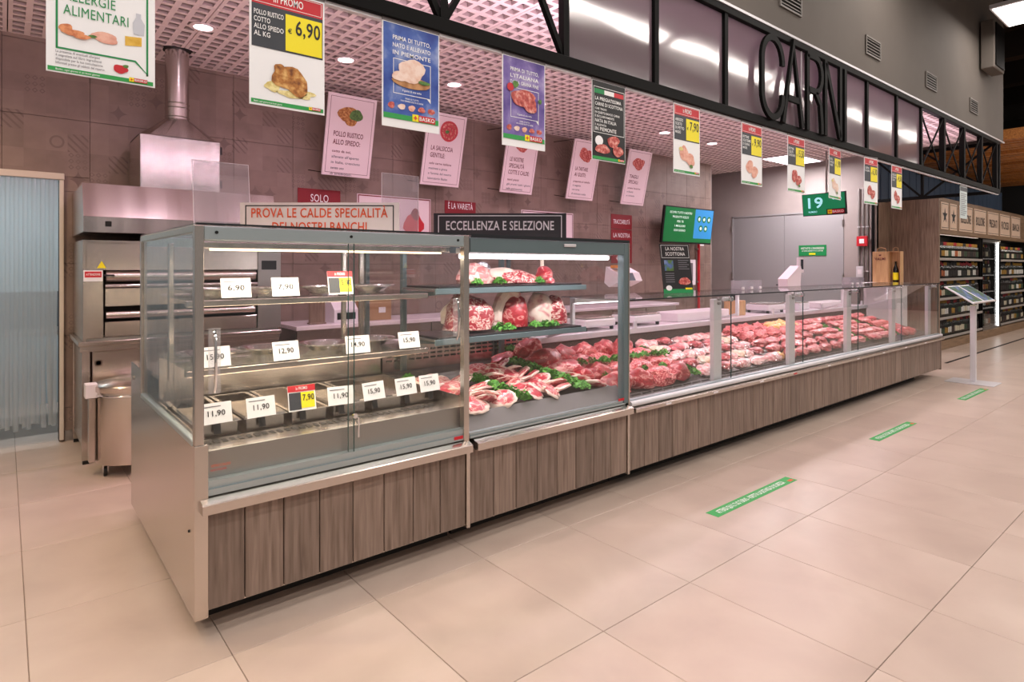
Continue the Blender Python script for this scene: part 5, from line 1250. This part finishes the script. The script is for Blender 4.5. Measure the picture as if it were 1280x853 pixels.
# ================================================================== BACK WALL POSTERS AND SIGNS
def wall_poster(x, label, title, body, pm_, seed):
    W, H_ = .552, .86
    tilt = math.asin(.19 / H_)
    s = Sign('wall_poster', label, 'poster', (x, 6.3, 2.48), (tilt, 0, 0), 'tilted pink posters on the wall')
    s.sheet('board', 0, W, 0, H_, PINKP, .02); s.frame('border', .03, W - .03, .03, H_ - .03, .004, MAROON)
    if 'coiled' in label:
        for k in range(5): s.blob('picture', W / 2 + .04, H_ - .2, .125 - k * .025, .125 - k * .025, P_MEAT if k % 2 else pm_, 2 + k, seed, .03, 24)
        s.blob('herb_picture', W / 2 + .01, H_ - .21, .03, .02, P_HERB, 8, 2)
    else:
     for k in range(3): s.blob('picture', W / 2 + (k - 1) * .05, H_ - .2 - (k % 2) * .04, .1 - .015 * k, .085 - .01 * k, pm_ if k < 2 or pm_ is not P_ROAST else P_HERB, 2 + k, seed + k)
    for k, t in enumerate(title): s.text('title_lettering', t, .09, H_ - .44 - k * .085, .052, MAROON, .026 * len(t) if len(t) > 6 else None)
    z = H_ - .44 - len(title) * .085
    for k, t in enumerate(body): s.text('body_lettering', t, .09, z - k * .06, .026, MAROON if k == 0 else GREYINK, .0165 * len(t))
    r = s.done()
    rod = MB()
    for (xx, zz, yb) in ((.02, H_ - .01, .36), (W - .02, H_ - .01, .36), (.02, .02, .18), (W - .02, .02, .18)):
        MB().tube([(xx, .02, zz), (xx - .1, yb * .97, zz - (.19 if zz > .5 else .0) * .4)], .004, BLACK).build('wall_rod', r)
wall_poster(2.597, 'tilted pink poster with roast chicken, between the promo and blue banners', ('POLLO RUSTICO', 'ALLO SPIEDO:'), ('cotto da noi,', "allevato all'aperto", 'in Italia, cresciuto', 'senza uso', 'di antibiotici.'), P_ROAST, 1)
wall_poster(3.806, 'tilted pink poster with a coiled sausage, right of the blue banner', ('LA SALSICCIA', 'GENTILE:'), ('solo carne italiana', 'macinata a grana', 'e l\'aroma del nostro', 'laboratorio Basko'), mat('print_sausage', '#c23a44', .55), 4)
wall_poster(5.022, 'tilted pink poster partly behind the violet banner', ('LE NOSTRE', 'SPECIALITÀ', 'COTTE E CALDE:'), ('tanti piatti', 'già pronti tutti i giorni', 'nella gastronomia'), P_MEAT, 7)
wall_poster(6.24, 'tilted pink poster partly behind the black banner', ('LA TARTARE', 'AI GUSTI:'), ('preparata al coltello', 'in negozio', 'con carne', 'di scottona scelta'), P_MEAT, 10)
wall_poster(7.445, 'rightmost tilted pink poster, with two meat pieces', ('TAGLI', 'SPECIALI:'), ('costate, fiorentine', 'e filetti', 'su richiesta'), P_MEAT, 13)
def red_sign(x0, x1, z0, z1, label, lines, h=.07):
    s = Sign('wall_sign', label, 'sign', (x0, YW - .016, z0), (0, 0, 0), 'red wall signs')
    s.sheet('board', 0, x1 - x0, 0, z1 - z0, REDD, .006); n = len(lines)
    for k, t in enumerate(lines): s.text('lettering', t, (x1 - x0) / 2, (z1 - z0) * (n - k - .5) / n - h / 2 + .0, h, INKW, (x1 - x0) * .8 if len(t) > 5 else .2, 'c', off=.004)
    s.done()
red_sign(2.41, 2.89, 1.95, 2.34, 'dark red wall sign peeking above the orange-lettered sign', ('SOLO', 'CARNE'), .08)
s = Sign('wall_board', 'pale pink wall board with red frame and red meat emblem', 'sign', (3.09, YW - .016, 1.8)); s.sheet('board', 0, .98, 0, .53, PINKP, .006); s.frame('border', .01, .97, .01, .52, .012, REDD)
s.blob('meat_emblem', .74, .22, .12, .14, RED, 2, 3, .35); s.blob('meat_emblem', .76, .33, .06, .07, REDD, 3, 5); s.done()
red_sign(4.28, 4.76, 2.08, 2.335, 'small dark red wall sign just above the black sign', ('È LA VARIETÀ', ' '), .075)
s = Sign('wall_board', 'plain pale panel on the wall right behind the black sign', 'sign', (5.55, YW - .016, 1.7)); s.sheet('board', 0, 1.02, 0, .59, PINKP, .006); s.frame('border', .012, 1.008, .012, .578, .01, MAROON); s.done()
red_sign(7.43, 7.94, 2.1, 2.335, 'upper dark red wall sign above the cold case corner', ('TRACCIABILITÀ',), .07)
red_sign(7.43, 7.94, 1.55, 2.09, 'lower dark red wall sign near the orange-topped scale', ('LA NOSTRA', 'GARANZIA', ' '), .07)
# television
tv = thing('wall_screen', 'flat screen with green and blue slide tilted on the back wall', 'screen', (9.15, 6.25, 1.9))
s = Sign('panel', '', '', (-.72, .0, .0), (R(7), 0, 0), parent=tv)
s.mb('casing').bbox(-.01, 1.45, 0.002, .05, -.01, .62, BLACKP, .006)
EMG = mat('screen_green', '#0d6b35', .3, 0, .35, '#0e7a3c'); EMB = mat('screen_blue', '#2a86c4', .3, 0, .45, '#3a93cf'); EMWT = mat('screen_white', '#d8efe4', .3, 0, .5, '#d8efe4')
s.rect('screen', .015, .87, .02, .60, EMG); s.rect('screen_side', .87, 1.425, .02, .60, EMB); s.rect('screen_footer', .015, 1.425, .02, .09, EMG, 2)
for k, t in enumerate(('SCOPRI TUTTI I NOSTRI', 'PRODOTTI SCELTI', 'PER TE', 'I MIGLIORI', 'OGNI GIORNO')): s.text('screen_lettering', t, .45, .5 - k * .075, .035, EMWT, .03 * len(t), 'c', 3)
for k in range(5): s.blob('screen_icon', 1.0 + (k % 3) * .15 + (.07 if k > 2 else 0), .43 - (k // 3) * .16, .058, .058, EMG, 3, k, .03); s.blob('screen_icon_ring', 1.0 + (k % 3) * .15 + (.07 if k > 2 else 0), .43 - (k // 3) * .16, .03, .03, EMWT, 4, k, .1)
s.done(); MB().box(-.1, .1, .05, .23, .25, .35, BLACKP).build('bracket', tv)
# wall control box, red pipe, fire sign
cb_ = thing('control_box', 'white wall control box with grey screen behind the black card', 'control box', (9.45, YW - .01, 1.2))
bw(MB().bbox(9.18, 9.68, YW - .07, YW - .01, 1.16, 1.62, WHITEP, .008), 'casing', cb_); bw(MB().box(9.27, 9.58, YW - .074, YW - .0705, 1.24, 1.56, mat('grey_window', '#6d6970', .3)), 'window', cb_)
rp = thing('red_pipe', 'thin red vertical pipe on the wall right of the screen', 'pipe', (9.8, YW - .05, 0))
bw(MB().cyl((9.80, YW - .05, 0.09), (9.80, YW - .05, 1.93), .025, RED, n=12), 'tube', rp)
for z in (.4, 1.2, 1.8): bw(MB().box(9.765, 9.835, YW - .06, YW - .01, z, z + .03, STEELD), 'bracket', rp)
fs_ = Sign('fire_sign', 'small red and white fire sign at the edge of the screen', 'sign', (9.87, YW - .016, 1.88)); fs_.sheet('plate', 0, .15, 0, .3, WHITE, .003); fs_.rect('red_field', .02, .13, .05, .27, RED); fs_.done()

# ================================================================== DOOR WALL ITEMS
rzx = R(-90)
s = Sign('door_notice', 'green notice on the grey door reading no entry', 'sign', (XD - .006, 5.61, 1.70), (0, 0, rzx)); s.sheet('plate', 0, .52, 0, .205, GREEND, .003); s.text('lettering', "VIETATO L'INGRESSO", .26, .125, .04, INKW, .44, 'c'); s.text('lettering', 'AI NON ADDETTI AI LAVORI', .26, .085, .02, INKW, .4, 'c'); s.rect('logo', .2, .32, .02, .055, YEL, 2); s.done()
nd = thing('queue_screen', 'green queue screen showing 19 hanging before the grey door', 'screen', (10.5, 4.5, 2.36))
s = Sign('panel', '', '', (0, .36, 0), (R(8), 0, rzx), parent=nd)
s.mb('casing').bbox(-.012, .69, .002, .05, -.012, .36, BLACKP, .005); EMN = mat('queue_green', '#0b7f52', .35, 0, .35, '#0c8a58'); EMC = mat('queue_digit', '#9fe3ef', .35, 0, .7, '#a9e6f0')
s.rect('screen', .0, .678, .0, .348, EMN); s.text('digits', '19', .09, .12, .17, EMC, .24, 'l', 3); s.text('screen_lettering', 'Carne', .48, .24, .05, EMC, .15, 'l', 3); s.text('screen_lettering', 'NUMERO', .09, .04, .03, EMC, .14, 'l', 3); s.rect('screen_footer', .38, .678, .0, .09, BLACKP, 2); s.logo(.40, .01, .26); s.done()
MB().box(-.012, .012, -.012, .012, .36, CZ - 2.36 - .005, STEELD).build('hanger', nd, loc=(.04, 0, 0))
for k, y in enumerate((4.37, 4.44, 4.51)):
    c = thing('conduit', ['steel conduit nearest the oak board', 'middle steel conduit on the grey wall', 'left steel conduit on the grey wall'][k], 'conduit', (XD - .02, y, 0), group='conduits on the door wall')
    bw(MB().cyl((XD - .02, y, .0), (XD - .02, y, 2.9), .016, STEELD, n=10), 'tube', c)
    for z in (.6, 1.4, 2.2): bw(MB().box(XD - .04, XD - .001, y - .022, y + .022, z, z + .02, ALUW), 'clip', c)
fa_ = thing('fire_alarm', 'red fire alarm box on the conduits by the oak board', 'alarm', (XD - .04, 4.44, 1.9))
bw(MB().bbox(XD - .09, XD - .042, 4.35, 4.53, 1.86, 2.04, RED, .008), 'casing', fa_); bw(MB().box(XD - .094, XD - .0905, 4.40, 4.48, 1.91, 1.99, WHITE), 'glass_plate', fa_)
jb = thing('junction_box', 'grey junction box low on the conduits', 'switch box', (XD - .04, 4.47, 1.35)); bw(MB().bbox(XD - .08, XD - .042, 4.42, 4.54, 1.3, 1.5, ALUW, .006), 'casing', jb); bw(MB().box(XD - .085, XD - .0805, 4.45, 4.51, 1.36, 1.44, WHITEP), 'rocker', jb)
hy_ = thing('white_pedestal', 'white stand holding the wooden wine boxes behind the counter end', 'stand', (11.0, 3.8, 0))
bw(MB().bbox(10.72, 11.3, 3.5, 4.05, 1.19, 1.235, WHITEP, .004), 'top', hy_); bw(MB().bbox(10.76, 11.26, 3.54, 4.01, .06, 1.188, WHITEP, .004), 'body', hy_); bw(MB().box(10.8, 11.22, 3.58, 3.97, 0, .06, BLACKP), 'plinth', hy_)
for k, (y0, y1, op) in enumerate(((3.735, 3.965, False), (3.555, 3.73, True))):
    t = thing('wine_gift_box', ('open pale wooden box with a bottle inside' if op else 'closed pale wooden wine box with stamped mark'), 'box', (11.0, (y0 + y1) / 2, 1.2355), group='wooden wine boxes')
    if op:
        bw(MB().box(11.12, 11.13, y0, y1, 1.2355, 1.74, WOODBOX).box(11.0, 11.12, y0, y0 + .01, 1.2355, 1.74, WOODBOX).box(11.0, 11.12, y1 - .01, y1, 1.2355, 1.74, WOODBOX).box(11.0, 11.12, y0 + .01, y1 - .01, 1.73, 1.74, WOODBOX).box(11.0, 11.12, y0 + .01, y1 - .01, 1.2355, 1.245, WOODBOX), 'case', t)
        bw(MB().lathe([(.0, 0), (.04, 0), (.04, .2), (.015, .27), (.015, .33), (0, .33)], (11.06, (y0 + y1) / 2, 1.246), mat('dark_bottle', '#0f0f0d', .1), 16).cyl((11.06, (y0 + y1) / 2, 1.28), (11.06, (y0 + y1) / 2, 1.40), .0408, YEL, n=16, cap=False), 'bottle', t, True)
    else:
        bw(MB().bbox(11.0, 11.13, y0, y1, 1.2355, 1.74, WOODBOX, .004), 'case', t)
        q = Sign('stamp', '', '', (10.999 - t.location.x, y1 - t.location.y, 1.60 - t.location.z), (0, 0, rzx), parent=t); q.text('lettering', 'VALMI', .115, 0, .04, MAROON, .16, 'c'); q.blob('lettering', .115, .08, .02, .012, MAROON, 2, 2); q.done()
    bw(MB().tube([(11.06, y0 + .05, 1.741), (11.06, y0 + .055, 1.79), (11.06, (y0 + y1) / 2, 1.805), (11.06, y1 - .055, 1.79), (11.06, y1 - .05, 1.741)], .006, CARD), 'rope_handle', t)

# ================================================================== WINE WALL
SY = 3.5
wn_ = thing('wine_shelving', 'long brown wine shelving wall at the right behind the counter end', 'shelving', (16, 4, 0))
bw(MB().bbox(12.58, 12.64, SY - .03, 4.82, 0, 2.72, WALNUT, .004), 'side_panel', wn_)
bw(MB().box(12.2, 12.575, 4.3, 4.34, 0, 2.66, WALNUT).box(11.96, 12.57, 4.24, 4.3, 0, 2.66, WALNUT), 'end_board', wn_)
bw(MB().bbox(12.64, 22, SY, 4.0, 0, .16, HEADW, .004), 'plinth', wn_)
bw(MB().box(12.64, 22, 3.98, 4.02, .16, 2.1, BLACK), 'back_panel', wn_)
bw(MB().bbox(12.64, 22, SY - .02, SY + .03, 2.08, 2.72, HEADW, .004), 'header_board', wn_)
bw(MB().box(12.64, 22, SY + .03, 4.0, 2.09, 2.11, BLACK), 'canopy', wn_)
bw(MB().box(12.8, 15.4, SY + .06, SY + .1, 2.07, 2.085, ALUW), 'added_light_strip', wn_); area('added_wine_light', (14.1 - 16, SY + .02 - 4, 2.06), 2.6, .05, 7, WARM, rot=(R(25), 0, 0), parent=wn_); area('added_wine_light', (18.6 - 16, SY + .02 - 4, 2.06), 3, .05, 8, WARM, rot=(R(25), 0, 0), parent=wn_)  # strip and area lights are added to brighten the bottles
SHZ = [.2, .55, .9, 1.25, 1.62]
for (a, c) in ((12.64, 15.55), (17.05, 20.2)):
    for z in SHZ:
        s_ = bw(MB().box(a, c, SY + .04, 3.97, z, z + .02, mat('shelf_dark', '#4a4340', .5)), 'shelf', wn_)
        bw(MB().bbox(a, c, SY + .02, SY + .04, z - .015, z + .03, mat('price_rail_grey', '#a39d98', .4), .003), 'price_rail', s_)
    for x in (a + .0, c - .03): bw(MB().box(x, x + .03, SY + .05, 3.97, .16, 2.09, BLACK), 'upright', wn_)
for k, t in enumerate(('*', '*', 'BOLLICINE', 'BOLLICINE', 'PREGIATI', 'ROSSI', 'BIANCHI')):
    x0 = 12.70 + (k * .5 if k < 2 else .95 + (k - 2) * .98 + .1)
    w_ = .42 if k < 2 else .86
    q = Sign('header_plaque', '', '', (x0 - 16, SY - .03 - 4, 2.16), parent=wn_); q.sheet('plate', 0, w_, 0, .48, mat('pink_beige_plate', '#e6cbb4', .5), .008); q.frame('border', .025, w_ - .025, .025, .455, .01, INK)
    if t == '*': q.poly('star', [(w_ / 2 + .14 * math.sin(j * math.pi / 5) * (1 if j % 2 == 0 else .4), .24 + .15 * math.cos(j * math.pi / 5) * (1 if j % 2 == 0 else .4)) for j in range(10)], INK, 2)
    else: q.text('lettering', t, w_ / 2, .16, .16, INK, w_ * .72, 'c')
    q.done()
# fridge column between the bays
fr = thing('wine_fridge', 'upright glass-door wine fridge with a glowing vertical light', 'fridge', (16.3, 3.75, 0))
bw(MB().box(15.57, 17.03, 3.95, 3.98, .162, 2.07, STEELD).box(15.57, 15.62, SY + .03, 3.95, .162, 2.07, BLACK).box(16.98, 17.03, SY + .03, 3.95, .162, 2.07, BLACK).box(15.62, 16.98, SY + .03, 3.95, .162, .22, STEELD).box(15.62, 16.98, SY + .03, 3.95, 2.0, 2.07, STEELD), 'cabinet', fr)
bw(MB().box(15.64, 16.96, SY + .02, SY + .028, .22, 2.0, GLASS), 'glass_door', fr); bw(MB().bbox(16.68, 16.72, SY - .002, SY + .018, .2, 2.02, mat('white_glow', '#ffffff', .4, 0, 3.5, '#ffffff'), .004), 'light_bar', fr)
for z in (.6, .95, 1.3, 1.65): bw(MB().box(15.65, 16.6, SY + .06, 3.9, z, z + .015, ALUW), 'fridge_shelf', fr)
# bottles
BG = mat('bottle_green_glass', '#141a10', .12); BRD = mat('bottle_brown_glass', '#1c100b', .12); LBS = [mat('label_cream', '#cfc6ae', .6), mat('label_gold', '#a07a2c', .5), mat('label_white', '#dcdbd6', .6), mat('label_black', '#1c1817', .6), mat('label_dark', '#3a2a26', .6), mat('label_orange', '#a85a2e', .6), mat('label_green', '#2d4630', .6)]
CAPS = [mat('capsule_gold', '#8a6a2a', .4, .4), mat('capsule_red', '#7c1a22', .4), mat('capsule_black', '#141414', .4)]
bot = []
for k in range(10):
    b = MB().lathe([(.0, 0), (.037, 0), (.038, .01), (.038, .185), (.03, .215), (.0145, .245), (.0145, .27)], (0, 0, 0), BG if k % 2 else BRD, 12)
    b.lathe([(.0155, .245), (.0155, .305), (0, .306)], (0, 0, 0), CAPS[k % 3], 10)
    b.cyl((0, 0, .05), (0, 0, .15), .0386, LBS[(k * 3) % 7], n=12, cap=False); bot.append(b.mesh('wine_bottle', True))
rn = random.Random(21); rows = ['lowest', 'second lowest', 'middle', 'second highest', 'top']
for (a, n, bl, stp) in ((12.75, 28, 'left bay of wine wall', .099), (17.12, 20, 'far bay of wine wall', .115)):
    for j, z in enumerate(SHZ):
        for i in range(n):
            if i % 2 == 0: kb_ = rn.randrange(10)
            o = mk('wine_bottle', bot[kb_], None, (a + i * stp, SY + .10, z + .0205), (0, 0, rn.uniform(0, 6)), (1, 1, rn.choice((.95, 1, 1.04)) if j < 4 else 1.0))
            tag(o, '%s wine bottle from the left, %s shelf, %s' % (ORD[i], rows[j], bl), 'bottle', 'wine bottles in the ' + bl)
for j, z in enumerate((.22, .615, .965, 1.315, 1.665)):
    for i in range(5):
        o = mk('wine_bottle', bot[(i + j) % 10], None, (15.75 + i * .19, SY + .14, z + .0005), (0, 0, 0)); tag(o, '%s bottle from the left in the lit wine fridge, %s' % (ORD[i], ['floor', 'first shelf', 'second shelf', 'third shelf', 'top shelf'][j]), 'bottle', 'bottles in the wine fridge')

# ================================================================== LEAFLET STAND, FLOOR STICKERS
st = thing('leaflet_stand', 'slim grey leaflet stand with a tilted tray at the counter end', 'stand', (9.64, 2.28, 0))
MB().bbox(-.22, .16, -.26, .26, 0, .012, ALUW, .004).build('base_plate', st); MB().bbox(-.03, .03, -.03, .03, .0125, .985, ALUW, .004).build('post', st)
TLT = (math.atan2(.202, .303), 0, 0)
tt_ = MB().bbox(-.5, .5, -.185, .185, 0, .012, ALUW, .003).build('tray', st, loc=(-.03, .03, 1.135)); tt_.rotation_euler = TLT
MB().box(-.5, .5, -.19, -.18, .012, .03, ALUW).build('tray_lip', tt_)
for k, x in enumerate((-.25, .25)):
    o = thing('leaflet', ['leaflet on the near half of the tilted tray', 'leaflet on the far half of the tilted tray'][k], 'leaflet', (9.61, 2.31, 1.135), group='leaflets on the stand'); o.rotation_euler = TLT
    MB().bbox(x - .235, x + .235, -.175, .175, .0125, .018, PAPER, .001).build('pages', o); MB().box(x - .22, x + .22, -.16, .16, .0182, .019, P_PHOTO).build('cover_picture', o)
for k, (x0, x1) in enumerate(((3.28, 4.28), (5.77, 6.70), (8.27, 9.22))):
    t = thing('floor_sticker', ['nearest green floor sticker strip with white lettering', 'middle green floor sticker strip', 'farthest green floor sticker, by the leaflet stand'][k], 'sticker', (x0, 2.025, .0002), group='green floor stickers')
    L_ = x1 - x0; MB().box(0, L_, 0, .085, 0, .0012, GREEN).build('strip', t)
    vs, fs = text_geo('ATTENDI QUI IL TUO TURNO - RISPETTA LA DISTANZA DI SICUREZZA'); xs = [q[0] for q in vs]; a, c = min(xs), max(xs)
    MB().add([(.06 + (q[0] - a) * (L_ * .82) / (c - a), .024 + q[1] * .055, .0018) for q in vs], fs, INKW).build('lettering', t)
    MB().box(L_ - .075, L_ - .02, .015, .04, .0013, .0018, ORANGE).build('logo', t)

# ================================================================== PRICE TAGS IN THE HOT CASE
def price_tag(x, y, z, price, where, promo_=False, rz=0., lean=-14):
    s = Sign('price_tag', ('promo price tag %s with red header, %s' if promo_ else 'white price tag %s, %s') % (price, where), 'price tag', (x, y, z), (R(lean), 0, R(rz)), 'price tags in the hot case')
    W, H_ = .132, .092
    if promo_:
        s.sheet('card', -W / 2, W / 2, 0, H_ + .03, WHITE, .002); s.rect('promo_header', -W / 2, W / 2, H_, H_ + .03, RED); s.text('header_lettering', 'in PROMO', 0, H_ + .009, .014, INKW, .055, 'c')
        s.rect('product_panel', -W / 2 + .004, -.005, .006, H_ - .004, SLATE); s.rect('price_panel', -.005, W / 2 - .006, .012, H_ - .004, YEL); s.text('price_lettering', price, W / 2 - .008, .048, .028, INK, .056, 'r', 3)
    else:
        s.sheet('card', -W / 2, W / 2, 0, H_, WHITE, .002); s.text('price_lettering', price, .0, .034, .024, INK, .074, 'c')
        s.rect('product_print', -.055, .02, .074, .078, GREYINK)
    s.mb('clip').bbox(-.015, .015, .003, .012, -.045 if not where.startswith('on') else -.008, .02, BLACKP, .002)
    s.done()
for k, (x, pr, w_) in enumerate(((.729, '11,90', 'at the left of the front row of pans'), (.923, '11,90', 'second in the front row of pans'), (1.115, '7,90', 'in the front row of pans'), (1.313, '11,90', 'behind the sliding pane joint'), (1.499, '15,90', 'third from right in the front row of pans'), (1.691, '15,90', 'second from right in the front row of pans'), (1.871 - .03, '15,90', 'rightmost in the front row of pans'))):
    price_tag(x, 2.932, .80, pr, w_, k == 2, [3, 4, -4, -6, 8, 5, 4][k])
for k, (x, pr, w_) in enumerate(((.773, '15,90', 'on the middle shelf behind the left handle'), (1.095, '12,90', 'on the middle shelf edge, left of the pane joint'), (1.471, '14,90', 'on the middle shelf edge behind the pane joint'), (1.782, '15,90', 'on the middle shelf near the right handle'))): price_tag(x - .03, 3.005, 1.042, pr, w_, False, [4, 6, -4, 0][k])
for k, (x, pr, w_) in enumerate(((.862, '6,90', 'on the top shelf edge, leftmost'), (1.091, '7,90', 'on the top shelf edge, second'), (1.375, '5,90', 'on the top shelf edge'))): price_tag(x - .03, 3.005, 1.355, pr, w_, k == 2, [0, 0, -3][k])
# unseen pink uplight added behind the lower chord to brighten the pierced ceiling
CVY, CVZ = YT + .32, 2.80
cv = thing('added_uplight', 'added pink light strip behind the truss, brightening the ceiling', 'lamp', (5, CVY, CVZ))
bw(MB().bbox(-2.2, 11.6, CVY - .03, CVY + .03, CVZ - .02, CVZ + .005, BLACK, .003), 'added_uplight_profile', cv)
for x in VX + VR[1:]: bw(MB().strut((x, YT + .02, TZ0 + .02), (x, CVY, CVZ - .02), .015, .015, BLACK), 'bracket', cv)
for k in range(5): area('added_uplight_beam', (-5.6 + 2.55 * k, 0, .012), 2.5, .05, (36, 36, 36, 30, 16)[k], PINK, rot=(R(180 - 25), 0, 0), parent=cv)
